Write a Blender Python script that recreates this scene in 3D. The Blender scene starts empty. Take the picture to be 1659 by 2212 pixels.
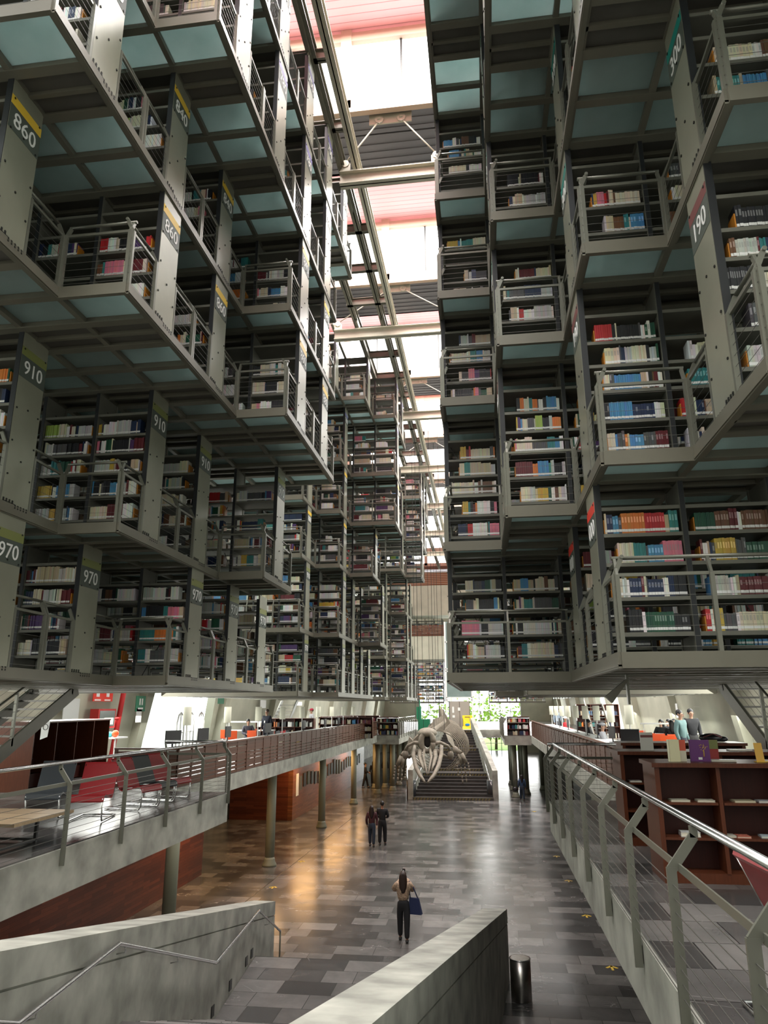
import bpy, bmesh, math, random
from mathutils import Vector, Matrix
random.seed(7)
SC = bpy.context.scene
COL = SC.collection
# ---------------------------------------------------------------- camera, world, light, exposure
E = 5.6                                   # eye height above the ground floor
def setup():
    cam = bpy.data.cameras.new('camera'); co = bpy.data.objects.new('camera', cam); COL.objects.link(co)
    cam.sensor_fit = 'HORIZONTAL'; cam.sensor_width = 36.0; cam.lens = 36.0*1542.4/1659.0
    cam.clip_start = .05; cam.clip_end = 400
    pi, ya, ro = math.radians(15.271), math.radians(7.770), math.radians(-.198)
    f = Vector((-math.sin(ya)*math.cos(pi), math.cos(ya)*math.cos(pi), math.sin(pi)))
    r = Vector((math.cos(ya), math.sin(ya), 0)); u = r.cross(f)
    r2 = r*math.cos(ro)+u*math.sin(ro); u2 = u*math.cos(ro)-r*math.sin(ro)
    m = Matrix((r2, u2, -f)).transposed().to_4x4(); m.translation = Vector((0, 0, E))
    co.matrix_world = m; SC.camera = co
    w = bpy.data.worlds.new('World'); SC.world = w; w.use_nodes = True
    bg = w.node_tree.nodes['Background']; bg.inputs[0].default_value = (.93, .97, 1, 1); bg.inputs[1].default_value = 2.6
    SC.view_settings.view_transform = 'Standard'; SC.view_settings.look = 'None'
    SC.view_settings.gamma = 1; SC.view_settings.use_curve_mapping = False
    SC.view_settings.exposure = EXPOSURE
    SC.cycles.use_denoising = True
    SC.cycles.max_bounces = 7; SC.cycles.diffuse_bounces = 4; SC.cycles.glossy_bounces = 3
    SC.cycles.transmission_bounces = 4; SC.cycles.transparent_max_bounces = 6
    SC.cycles.caustics_reflective = False; SC.cycles.caustics_refractive = False
    SC.cycles.sample_clamp_indirect = 6
EXPOSURE = 0.65
setup()
def area(name, loc, rot, sx, sy, power, color=(1, 1, 1), spread=180):
    l = bpy.data.lights.new(name, 'AREA'); l.shape = 'RECTANGLE'; l.size = sx; l.size_y = sy; l.energy = power; l.color = color
    l.spread = math.radians(spread)
    o = bpy.data.objects.new(name, l); COL.objects.link(o); o.location = loc; o.rotation_euler = [math.radians(a) for a in rot]
    return o
# daylight entering by the roof lanterns (clear sky above the nave) and the side glazing, plus added fill
NAVE_X = -2.1
for i in range(-2, 7):
    area('lantern_daylight', (NAVE_X, 16.72+8.7*i-2.6, 25.0), (0, 0, 0), 9, 3.2, 2000, (1, .97, .95))
for s in (-1, 1):
    for i in range(6):
        area('side_daylight', (NAVE_X+s*10.3, 8+11*i, 13.5), (0, 90*s, 0), 12, 9, 300, (.97, 1, .93))
area('end_daylight', (NAVE_X, 92, 6), (-90, 0, 0), 16, 10, 2600, (1, 1, .96))
area('camera_side_fill', (NAVE_X, -5.5, 10), (90, 0, 0), 20, 15, 230, (1, 1, .96))  # added fill behind the camera for the front faces; no window there
for s in (-1, 1):
    for i in range(5):
        area('gallery_window_daylight', (NAVE_X+s*9.6, 12+11*i, 5.9), (0, 35*s, 0), 2.5, 9, 330, (1, 1, .93))
area('under_gallery_glow', (-7.6, 14, 3.0), (0, 0, 0), 1.5, 16, 60, (1, .85, .7))
for y in (24, 31, 38, 45, 52):
    area('gallery_downlight', (-9.2, y, 3.2), (0, 0, 0), 1.2, 2.4, 85, (1, .55, .22))

# ---------------------------------------------------------------- helpers
class MB:
    def __init__(s): s.v = []; s.f = []; s.c = []; s.col = None; s.sm = []
    def _add(s, vs, fs, smooth=False):
        n = len(s.v); s.v += [tuple(a) for a in vs]
        for f in fs: s.f.append(tuple(n+i for i in f)); s.c.append(s.col); s.sm.append(smooth)
        return s
    def box(s, x0, y0, z0, x1, y1, z1):
        if x0 > x1: x0, x1 = x1, x0
        if y0 > y1: y0, y1 = y1, y0
        if z0 > z1: z0, z1 = z1, z0
        return s._add([(x0,y0,z0),(x1,y0,z0),(x1,y1,z0),(x0,y1,z0),(x0,y0,z1),(x1,y0,z1),(x1,y1,z1),(x0,y1,z1)],
            [(0,3,2,1),(4,5,6,7),(0,1,5,4),(1,2,6,5),(2,3,7,6),(3,0,4,7)])
    def hexa(s, p):   # 8 corners, bottom loop then top loop
        return s._add(p, [(0,3,2,1),(4,5,6,7),(0,1,5,4),(1,2,6,5),(2,3,7,6),(3,0,4,7)])
    def bar(s, a, b, w, h, up=(0,0,1)):
        a = Vector(a); b = Vector(b); d = (b-a).normalized(); u = Vector(up)
        r = d.cross(u)
        if r.length < 1e-4: r = d.cross(Vector((1,0,0)))
        r.normalize(); u = r.cross(d).normalized(); r = r*(w/2); u = u*(h/2)
        return s.hexa([a-r-u, a+r-u, b+r-u, b-r-u, a-r+u, a+r+u, b+r+u, b-r+u])
    def tube(s, pts, r, n=8, cap=True):
        pts = [Vector(p) for p in pts]; rr = r if isinstance(r, (list, tuple)) else [r]*len(pts)
        up = Vector((0,0,1)); rings = []
        for i, p in enumerate(pts):
            d = (pts[min(i+1, len(pts)-1)]-pts[max(i-1, 0)]).normalized()
            if i and i < len(pts)-1:
                d1 = (pts[i]-pts[i-1]).normalized(); d2 = (pts[i+1]-pts[i]).normalized()
                d = (d1+d2); d = d.normalized() if d.length > 1e-3 else d1
            q = up if abs(d.dot(up)) < .95 else Vector((1,0,0))
            x = d.cross(q).normalized(); y = x.cross(d).normalized()
            if rings:
                # keep frames aligned
                if x.dot(px) < 0 and abs(x.dot(px)) > .3: x = -x; y = -y
            px = x
            rings.append([p+x*(math.cos(2*math.pi*k/n)*rr[i])+y*(math.sin(2*math.pi*k/n)*rr[i]) for k in range(n)])
        return s.loft(rings, cap)
    def loft(s, rings, cap=True, closed=True, smooth=True):
        n = len(rings[0]); vs = [v for r in rings for v in r]; fs = []
        for i in range(len(rings)-1):
            for k in range(n if closed else n-1):
                fs.append((i*n+k, i*n+(k+1) % n, (i+1)*n+(k+1) % n, (i+1)*n+k))
        s._add(vs, fs, smooth)
        if cap and closed:
            b = len(s.v)-len(vs)
            for ring in (list(range(n))[::-1], [(len(rings)-1)*n+k for k in range(n)]):
                s.f.append(tuple(b+k for k in ring)); s.c.append(s.col); s.sm.append(False)
        return s
    def lathe(s, c, prof, n=16):
        c = Vector(c)
        return s.loft([[c+Vector((r*math.cos(2*math.pi*k/n), r*math.sin(2*math.pi*k/n), z)) for k in range(n)] for r, z in prof], True)
    def cyl(s, c, r, h, n=16): return s.lathe(c, [(r, 0), (r, h)], n)
    def ball(s, c, rx, ry=None, rz=None, n=10, m=7, rot=None):
        ry = ry or rx; rz = rz or rx; c = Vector(c); rings = []
        for i in range(m+1):
            t = math.pi*(i/m); rad = max(math.sin(t), .02)
            ring = []
            for k in range(n):
                p = Vector((rx*rad*math.cos(2*math.pi*k/n), ry*rad*math.sin(2*math.pi*k/n), -rz*math.cos(t)))
                if rot is not None: p = rot @ p
                ring.append(c+p)
            rings.append(ring)
        return s.loft(rings, True)
    def prism(s, poly, vec):  # poly: list of 3D points, extruded along vec
        vec = Vector(vec); poly = [Vector(p) for p in poly]; n = len(poly)
        vs = poly+[p+vec for p in poly]
        fs = [tuple(range(n))[::-1], tuple(range(n, 2*n))]+[(k, (k+1) % n, n+(k+1) % n, n+k) for k in range(n)]
        return s._add(vs, fs)
    def quad(s, a, b, c, d): return s._add([a, b, c, d], [(0,1,2,3)])
    def mesh(s, name, mat):
        me = bpy.data.meshes.new(name); me.from_pydata(s.v, [], s.f)
        if any(s.sm): me.polygons.foreach_set('use_smooth', s.sm)
        if any(c is not None for c in s.c):
            at = me.color_attributes.new('Col', 'FLOAT_COLOR', 'CORNER'); data = []
            for f, c in zip(s.f, s.c): data += list((c or (.5,.5,.5))+(1.0,))*len(f)
            at.data.foreach_set('color', data)
        if mat: me.materials.append(mat)
        me.update()
        return me
    def build(s, name, mat, parent=None, **tags):
        return put(name, s.mesh(name, mat), parent, **tags)
def put(name, me, parent=None, loc=None, rz=None, **tags):
    o = bpy.data.objects.new(name, me); COL.objects.link(o)
    if parent: o.parent = parent
    if loc: o.location = loc
    if rz is not None: o.rotation_euler[2] = rz
    for k, v in tags.items(): o[k] = v
    return o
def fixn(o):   # consistent outward normals
    bm = bmesh.new(); bm.from_mesh(o.data); bmesh.ops.recalc_face_normals(bm, faces=bm.faces); bm.to_mesh(o.data); bm.free(); return o
def thing(name, label, cat, loc=(0,0,0), rz=0, group=None):
    o = bpy.data.objects.new(name, None); COL.objects.link(o); o.location = loc; o.rotation_euler[2] = rz
    o.empty_display_size = .1; o['label'] = label; o['category'] = cat
    if group: o['group'] = group
    return o
def struct(name, mb, mat, parent=None): 
    o = mb.build(name, mat, parent)
    if parent is None: o['kind'] = 'structure'
    return o
def copytree(root, loc, rz=None, label=None, group=None):
    r = root.copy(); COL.objects.link(r); r.location = loc
    if rz is not None: r.rotation_euler[2] = rz
    if label: r['label'] = label
    if group: r['group'] = group
    for ch in list(root.children):
        c = ch.copy(); COL.objects.link(c); c.parent = r
        for g in ch.children:
            d = g.copy(); COL.objects.link(d); d.parent = c
    return r
def text_mesh(txt, size, mat, name='text', extrude=.004, align='CENTER'):
    cu = bpy.data.curves.new('t', 'FONT'); cu.body = txt; cu.size = size; cu.align_x = align; cu.align_y = 'CENTER'; cu.extrude = extrude; cu.resolution_u = 3
    o = bpy.data.objects.new('t', cu); COL.objects.link(o)
    me = bpy.data.meshes.new_from_object(o.evaluated_get(bpy.context.evaluated_depsgraph_get()))
    bpy.data.objects.remove(o); bpy.data.curves.remove(cu); me.name = name
    me.materials.clear(); me.materials.append(mat); return me
def text_on(me, name, origin, right, up, parent=None):
    right = Vector(right).normalized(); up = Vector(up).normalized(); n = right.cross(up)
    m = Matrix((right, up, n)).transposed().to_4x4(); m.translation = Vector(origin)
    o = bpy.data.objects.new(name, me); COL.objects.link(o)
    if parent: o.parent = parent; m = parent.matrix_world.inverted() @ m if parent.location.length == 0 else Matrix.Translation(-parent.location) @ m
    o.matrix_basis = m
    return o
# ---------------------------------------------------------------- materials
def mat(name, col, rough=.5, metal=0, noise=0, nscale=6, bump=0, spec=.5, emit=None, estr=0, stretch=None):
    m = bpy.data.materials.new(name); m.use_nodes = True; nt = m.node_tree; b = nt.nodes['Principled BSDF']
    b.inputs['Base Color'].default_value = (*col, 1); b.inputs['Roughness'].default_value = rough; b.inputs['Metallic'].default_value = metal
    b.inputs['Specular IOR Level'].default_value = spec
    if emit: b.inputs['Emission Color'].default_value = (*emit, 1); b.inputs['Emission Strength'].default_value = estr
    if noise or bump:
        tc = nt.nodes.new('ShaderNodeTexCoord'); mp = nt.nodes.new('ShaderNodeMapping'); nt.links.new(tc.outputs['Object'], mp.inputs[0])
        if stretch: mp.inputs['Scale'].default_value = stretch
        n = nt.nodes.new('ShaderNodeTexNoise'); n.inputs['Scale'].default_value = nscale; n.inputs['Detail'].default_value = 5; nt.links.new(mp.outputs[0], n.inputs[0])
        if noise:
            r = nt.nodes.new('ShaderNodeValToRGB'); nt.links.new(n.outputs['Fac'], r.inputs[0])
            r.color_ramp.elements[0].position = .3; r.color_ramp.elements[1].position = .7
            r.color_ramp.elements[0].color = (*[c*(1-noise) for c in col], 1); r.color_ramp.elements[1].color = (*[min(1, c*(1+noise)) for c in col], 1)
            nt.links.new(r.outputs[0], b.inputs['Base Color'])
        if bump:
            bp = nt.nodes.new('ShaderNodeBump'); bp.inputs['Strength'].default_value = bump; nt.links.new(n.outputs['Fac'], bp.inputs['Height']); nt.links.new(bp.outputs[0], b.inputs['Normal'])
    return m
def emis(name, col, s):
    m = bpy.data.materials.new(name); m.use_nodes = True; nt = m.node_tree; nt.nodes.clear()
    e = nt.nodes.new('ShaderNodeEmission'); e.inputs[0].default_value = (*col, 1); e.inputs[1].default_value = s
    o = nt.nodes.new('ShaderNodeOutputMaterial'); nt.links.new(e.outputs[0], o.inputs[0]); return m
M = {}
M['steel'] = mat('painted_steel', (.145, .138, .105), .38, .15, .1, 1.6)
M['steel_panel'] = mat('panel_steel', (.26, .262, .2), .33, .2, .12, 1.2)
M['shelf'] = mat('shelf_steel', (.14, .138, .112), .5, .1, .1, 3)
M['dark'] = mat('dark_steel', (.012, .014, .016), .5)
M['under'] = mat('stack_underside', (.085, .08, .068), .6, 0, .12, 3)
M['bolt'] = mat('bolt_steel', (.03, .03, .028), .4, .6)
M['rail'] = mat('rail_steel', (.16, .162, .13), .3, .3)
M['chrome'] = mat('brushed_steel', (.62, .62, .62), .22, 1, .05, 30)
M['cable'] = mat('cable_steel', (.16, .155, .14), .4, .6)
M['sign'] = mat('sign_plate', (.075, .09, .075), .5)
M['white'] = mat('white_paint', (.8, .8, .78), .5)
M['yellow'] = mat('yellow_band', (.75, .5, .05), .45)
M['olive'] = mat('olive_band', (.20, .22, .07), .45)
M['violet'] = mat('violet_band', (.16, .14, .35), .45)
M['red'] = mat('red_band', (.75, .05, .03), .45)
M['maroon'] = mat('maroon_band', (.18, .06, .055), .45)
M['tealb'] = mat('teal_band', (.01, .22, .18), .45)
M['concrete'] = mat('concrete', (.33, .33, .285), .7, 0, .34, 2.2, .15)
M['concrete_wall'] = mat('concrete_wall', (.42, .42, .33), .75, 0, .14, .7, .1)
M['black'] = mat('black_plastic', (.012, .012, .014), .4)
M['orange'] = mat('orange_plastic', (.8, .1, .02), .4)
M['redseat'] = mat('red_seat', (.28, .018, .022), .32, 0, .05, 20)
M['greyseat'] = mat('grey_seat', (.085, .095, .11), .4)
M['blackseat'] = mat('black_seat', (.02, .022, .024), .4)
M['column'] = mat('column_paint', (.22, .23, .17), .55)
M['lampshade'] = mat('lampshade', (.62, .62, .50), .8, emit=(.9, .88, .68), estr=.1)  # lamps are off; faint glow added so the shades read bright
M['bone'] = mat('bone', (.24, .21, .16), .7, 0, .2, 6, .2)
M['bone_dark'] = mat('bone_hollow', (.02, .018, .015), .9)
M['beam_beige'] = mat('beige_beam', (.40, .37, .29), .5, 0, .06, 2)
M['frame_brown'] = mat('window_frame_brown', (.42, .30, .22), .55)
M['pipe_red'] = mat('red_pipe', (.55, .03, .03), .4)
M['green'] = mat('green_sign', (.01, .17, .08), .5)
M['whitepanel'] = mat('white_laminate', (.75, .76, .74), .45)
M['skywin'] = emis('daylit_pane', (1, .99, .97), 3.2)
M['sidewin'] = emis('frosted_side_glazing', (.90, .97, .86), .75)
def glassy():
    m = bpy.data.materials.new('teal_glass'); m.use_nodes = True; nt = m.node_tree; nt.nodes.clear()
    d = nt.nodes.new('ShaderNodeBsdfDiffuse'); t = nt.nodes.new('ShaderNodeBsdfTranslucent'); g = nt.nodes.new('ShaderNodeBsdfGlossy')
    tc = nt.nodes.new('ShaderNodeTexCoord'); n = nt.nodes.new('ShaderNodeTexNoise'); n.inputs['Scale'].default_value = 1.3; n.inputs['Detail'].default_value = 6
    nt.links.new(tc.outputs['Object'], n.inputs[0])
    r = nt.nodes.new('ShaderNodeValToRGB'); r.color_ramp.elements[0].color = (.55, .74, .71, 1); r.color_ramp.elements[1].color = (.74, .90, .87, 1)
    r.color_ramp.elements[0].position = .35; r.color_ramp.elements[1].position = .65
    nt.links.new(n.outputs['Fac'], r.inputs[0]); nt.links.new(r.outputs[0], t.inputs[0])
    d.inputs[0].default_value = (.40, .49, .47, 1)
    g.inputs['Roughness'].default_value = .3; g.inputs[0].default_value = (.7, .85, .85, 1)
    m1 = nt.nodes.new('ShaderNodeMixShader'); m1.inputs[0].default_value = .6; nt.links.new(d.outputs[0], m1.inputs[1]); nt.links.new(t.outputs[0], m1.inputs[2])
    fr = nt.nodes.new('ShaderNodeFresnel'); fr.inputs[0].default_value = 1.5
    m2 = nt.nodes.new('ShaderNodeMixShader'); nt.links.new(fr.outputs[0], m2.inputs[0]); nt.links.new(m1.outputs[0], m2.inputs[1]); nt.links.new(g.outputs[0], m2.inputs[2])
    o = nt.nodes.new('ShaderNodeOutputMaterial'); nt.links.new(m2.outputs[0], o.inputs[0]); return m
M['glass'] = glassy()
def bookmat():
    m = bpy.data.materials.new('book_covers'); m.use_nodes = True; nt = m.node_tree; b = nt.nodes['Principled BSDF']
    a = nt.nodes.new('ShaderNodeVertexColor'); a.layer_name = 'Col'; nt.links.new(a.outputs[0], b.inputs['Base Color']); b.inputs['Roughness'].default_value = .45
    return m
M['book'] = bookmat()
def wood(name, c1, c2, row=.09, length=1.1, rough=.4, axis='x'):
    m = bpy.data.materials.new(name); m.use_nodes = True; nt = m.node_tree; b = nt.nodes['Principled BSDF']
    tc = nt.nodes.new('ShaderNodeTexCoord'); sx = nt.nodes.new('ShaderNodeSeparateXYZ'); mp = nt.nodes.new('ShaderNodeCombineXYZ'); nt.links.new(tc.outputs['Object'], sx.inputs[0])
    for k, src in enumerate({'x': 'XZY', 'y': 'YZX', 'v': 'XYZ', 'flat': 'XYZ'}[axis]): nt.links.new(sx.outputs['XYZ'.index(src)], mp.inputs[k])
    br = nt.nodes.new('ShaderNodeTexBrick'); nt.links.new(mp.outputs[0], br.inputs[0])
    br.inputs['Color1'].default_value = (*c1, 1); br.inputs['Color2'].default_value = (*c2, 1); br.inputs['Mortar'].default_value = (*[x*.35 for x in c1], 1)
    br.inputs['Scale'].default_value = 1; br.inputs['Brick Width'].default_value = length; br.inputs['Row Height'].default_value = row; br.inputs['Mortar Size'].default_value = .003
    br.offset = .37; br.squash = 1
    n = nt.nodes.new('ShaderNodeTexNoise'); n.inputs['Scale'].default_value = 9; n.inputs['Detail'].default_value = 6
    mp2 = nt.nodes.new('ShaderNodeMapping'); nt.links.new(tc.outputs['Object'], mp2.inputs[0]); mp2.inputs['Scale'].default_value = {'v': (6, 6, .5), 'flat': (.7, 6, 1)}.get(axis, (.5, .5, 7))
    nt.links.new(mp2.outputs[0], n.inputs[0])
    mx = nt.nodes.new('ShaderNodeMixRGB'); mx.blend_type = 'MULTIPLY'; mx.inputs[0].default_value = .75
    r = nt.nodes.new('ShaderNodeValToRGB'); r.color_ramp.elements[0].color = (.45, .42, .4, 1); r.color_ramp.elements[1].color = (1.3, 1.25, 1.2, 1)
    nt.links.new(n.outputs['Fac'], r.inputs[0]); nt.links.new(r.outputs[0], mx.inputs[2])
    if axis == 'v':
        mx.inputs[1].default_value = (*c1, 1)
    else: nt.links.new(br.outputs[0], mx.inputs[1])
    nt.links.new(mx.outputs[0], b.inputs['Base Color']); b.inputs['Roughness'].default_value = rough; b.inputs['Specular IOR Level'].default_value = .3
    return m
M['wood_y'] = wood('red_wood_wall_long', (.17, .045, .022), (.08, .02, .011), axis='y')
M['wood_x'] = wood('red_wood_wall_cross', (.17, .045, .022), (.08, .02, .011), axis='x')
M['wood_lit'] = wood('red_wood_planks_lit', (.26, .10, .045), (.15, .055, .025), axis='y')  # lit copy of the red wood: warm lamplight put into the colour
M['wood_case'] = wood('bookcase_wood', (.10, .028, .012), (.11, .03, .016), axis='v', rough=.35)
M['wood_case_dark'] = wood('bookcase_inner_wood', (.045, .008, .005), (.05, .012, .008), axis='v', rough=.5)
M['slat'] = wood('slat_wood', (.115, .047, .026), (.085, .033, .018), axis='v', rough=.45)
M['table_wood'] = wood('pale_table_wood', (.42, .32, .20), (.36, .27, .17), row=.5, length=9, axis='flat', rough=.35)
def stone():
    m = bpy.data.materials.new('stone_tiles'); m.use_nodes = True; nt = m.node_tree; b = nt.nodes['Principled BSDF']; L = nt.links.new
    tc = nt.nodes.new('ShaderNodeTexCoord')
    br = nt.nodes.new('ShaderNodeTexBrick'); L(tc.outputs['Object'], br.inputs[0])
    br.inputs['Color1'].default_value = (.052, .052, .05, 1); br.inputs['Color2'].default_value = (.215, .21, .198, 1); br.inputs['Mortar'].default_value = (.02, .02, .02, 1)
    br.inputs['Scale'].default_value = 1; br.inputs['Brick Width'].default_value = .95; br.inputs['Row Height'].default_value = .6; br.inputs['Mortar Size'].default_value = .005; br.inputs['Bias'].default_value = -.25
    br.offset = .37; br.squash = .62; br.squash_frequency = 3; br.offset_frequency = 2
    n = nt.nodes.new('ShaderNodeTexNoise'); n.inputs['Scale'].default_value = 1.4; n.inputs['Detail'].default_value = 7; n.inputs['Roughness'].default_value = .6; n.inputs['Distortion'].default_value = .4; L(tc.outputs['Object'], n.inputs[0])
    r = nt.nodes.new('ShaderNodeValToRGB'); r.color_ramp.elements[0].color = (.72, .71, .72, 1); r.color_ramp.elements[1].color = (1.25, 1.2, 1.2, 1)
    r.color_ramp.elements[0].position = .25; r.color_ramp.elements[1].position = .75
    mx = nt.nodes.new('ShaderNodeMixRGB'); mx.blend_type = 'MULTIPLY'; mx.inputs[0].default_value = 1
    L(n.outputs['Fac'], r.inputs[0]); L(br.outputs[0], mx.inputs[1]); L(r.outputs[0], mx.inputs[2])
    mp = nt.nodes.new('ShaderNodeMapping'); mp.inputs['Rotation'].default_value = (0, 0, .6); mp.inputs['Scale'].default_value = (.5, 1.3, 1); L(tc.outputs['Object'], mp.inputs[0])
    n2 = nt.nodes.new('ShaderNodeTexNoise'); n2.inputs['Scale'].default_value = 1.3; n2.inputs['Detail'].default_value = 4; n2.inputs['Distortion'].default_value = 1.6; L(mp.outputs[0], n2.inputs[0])
    v = nt.nodes.new('ShaderNodeValToRGB'); e = v.color_ramp.elements; e[0].position = .494; e[0].color = (0, 0, 0, 1); e[1].position = .506; e[1].color = (0, 0, 0, 1)
    k = v.color_ramp.elements.new(.5); k.color = (1, 1, 1, 1); L(n2.outputs['Fac'], v.inputs[0])
    n3 = nt.nodes.new('ShaderNodeTexNoise'); n3.inputs['Scale'].default_value = .8; L(tc.outputs['Object'], n3.inputs[0])
    r3 = nt.nodes.new('ShaderNodeValToRGB'); r3.color_ramp.elements[0].position = .55; r3.color_ramp.elements[1].position = .65; L(n3.outputs['Fac'], r3.inputs[0])
    mm = nt.nodes.new('ShaderNodeMixRGB'); mm.blend_type = 'MULTIPLY'; mm.inputs[0].default_value = 1; L(v.outputs[0], mm.inputs[1]); L(r3.outputs[0], mm.inputs[2])
    m3 = nt.nodes.new('ShaderNodeMixRGB'); L(mm.outputs[0], m3.inputs[0]); L(mx.outputs[0], m3.inputs[1]); m3.inputs[2].default_value = (.45, .42, .40, 1)
    L(m3.outputs[0], b.inputs['Base Color'])
    rr = nt.nodes.new('ShaderNodeMapRange'); rr.inputs[3].default_value = .14; rr.inputs[4].default_value = .30; L(n.outputs['Fac'], rr.inputs[0]); L(rr.outputs[0], b.inputs['Roughness'])
    b.inputs['Specular IOR Level'].default_value = .45
    return m
M['stone'] = stone()
M['pink'] = None
def pinkceil():
    m = bpy.data.materials.new('pink_lantern_ceiling'); m.use_nodes = True; nt = m.node_tree; b = nt.nodes['Principled BSDF']; L = nt.links.new
    tc = nt.nodes.new('ShaderNodeTexCoord'); br = nt.nodes.new('ShaderNodeTexBrick'); L(tc.outputs['Object'], br.inputs[0])
    br.inputs['Color1'].default_value = (.82, .42, .42, 1); br.inputs['Color2'].default_value = (.80, .40, .41, 1); br.inputs['Mortar'].default_value = (.45, .2, .2, 1)
    br.inputs['Scale'].default_value = 1; br.inputs['Brick Width'].default_value = 4; br.inputs['Row Height'].default_value = .24; br.inputs['Mortar Size'].default_value = .012; br.offset = 0
    L(br.outputs[0], b.inputs['Base Color']); b.inputs['Roughness'].default_value = .5; return m
M['pink'] = pinkceil()
M['corr'] = mat('grey_corrugated', (.16, .15, .16), .5)
# ---------------------------------------------------------------- hanging book stacks
LZ = [E+.40, E+2.635, E+5.365, E+7.6, E+9.84, E+12.55, E+14.79]
FY = lambda k: 5.73+2.17*k                # mid-aisle line in front of row k
SF = lambda k: 6.50+2.17*k                # front of the stack in row k
SD = .60
XL = lambda n: -6.55+n
XR = lambda n: -.58+n*1.005
ORD = ['zeroth','first','second','third','fourth','fifth','sixth','seventh','eighth','ninth','tenth','eleventh','twelfth','thirteenth','fourteenth','fifteenth','sixteenth','seventeenth','eighteenth','nineteenth','twentieth']
def ordn(i):
    if i <= 20: return ORD[i]
    t = {2: 'twenty', 3: 'thirty', 4: 'forty', 5: 'fifty'}[i//10]
    return t+'-'+ORD[i % 10] if i % 10 else {30: 'thirtieth', 40: 'fortieth', 50: 'fiftieth'}[i]
LEVEL = ['lowest storey','second storey','third storey','fourth storey','fifth storey','top storey']
# extents (how many bays each row reaches towards the nave), read level by level
EXT = {
 ('L', 1): {0: {1:0,2:0,3:1,4:1,5:1}, 1: {1:0,2:1,3:1,4:2}, 2: {0:1,1:2,2:2,3:3,4:3}, 3: {0:2,1:2,2:2,3:3,4:3}, 4: {0:2,1:3,2:3,3:3,4:3}, 5: {1:3,2:3,3:3,4:3,5:3}},
 ('R', 1): {0: {1:2,2:2,3:0,4:0,5:0}, 1: {0:3,1:2,2:1,3:0,4:0}, 2: {-1:4,0:3,1:2,2:1,3:0,4:0}, 3: {-1:2,0:2,1:2,2:1,3:0,4:0}, 4: {0:1,1:1,2:1,3:0,4:0}, 5: {1:0,2:0,3:0,4:0}},
 ('L', 2): {0: {9:0,10:1,11:1,12:1,13:1}, 1: {9:0,10:1,11:1,12:2}, 2: {9:0,10:1,11:2}, 3: {9:0,10:1,11:3}, 4: {9:0,10:1,11:3}, 5: {9:1,10:2,11:3,12:3}},
 ('R', 2): {0: {9:2,10:1,11:1,12:1}, 1: {9:1,10:1,11:0,12:0}, 2: {9:0,10:0,11:0}, 3: {9:0,10:0}},
 ('L', 3): {0: {16:1,17:2,18:2,19:2}, 1: {16:1,17:2,18:2}, 2: {16:1,17:2,18:2}, 3: {16:2,17:3}, 4: {16:2,17:3,18:3}, 5: {17:3,18:3,19:3}},
 ('L', 4): {0: {35:2,36:2}, 1: {35:2,36:2}, 3: {35:2,36:2}},
 ('R', 4): {0: {35:1,36:1}, 1: {35:1,36:1}},
}
SIGN = {('L',1): [('970','olive'),('910','olive'),('860','yellow'),('840','yellow'),('780','violet'),('750','violet')],
        ('R',1): [('000','red'),('190','maroon'),('300','tealb'),('330','tealb'),('340','tealb'),('370','tealb')],
        ('L',2): [('970','olive'),('910','olive'),('860','yellow'),('830','yellow'),('780','violet'),('750','violet')]}
BLOCK = {1: 'near', 2: 'middle', 3: 'far', 4: 'farthest'}
SIDE = {'L': 'left', 'R': 'right'}
BANDW = {'olive': 'olive', 'yellow': 'yellow', 'violet': 'violet', 'red': 'red', 'maroon': 'maroon', 'tealb': 'teal'}
PAL = [('cream', (.62,.57,.42), 17), ('white', (.72,.72,.68), 18), ('pale grey', (.45,.46,.44), 11), ('beige', (.46,.38,.26), 7), ('black', (.012,.013,.016), 12), ('navy', (.012,.025,.07), 8),
       ('dark grey', (.07,.07,.075), 7), ('maroon', (.11,.012,.018), 6), ('red', (.42,.02,.025), 4), ('sky blue', (.06,.22,.42), 5), ('teal', (.03,.19,.19), 4), ('dark green', (.012,.07,.04), 4),
       ('orange', (.6,.17,.03), 3), ('mustard', (.5,.33,.05), 3), ('pink', (.6,.18,.25), 3), ('brown', (.13,.06,.03), 5), ('purple', (.07,.03,.12), 2), ('lime', (.3,.42,.08), 1)]
PW = [p[2] for p in PAL]
AMBER = ('amber', (.5,.19,.02), 1)
BOOKS = []
def boards(l):
    h = LZ[l+1]-LZ[l]
    return [.42, .83, 1.24, 1.60, 1.93]+([2.32] if h > 2.5 else [])
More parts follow.
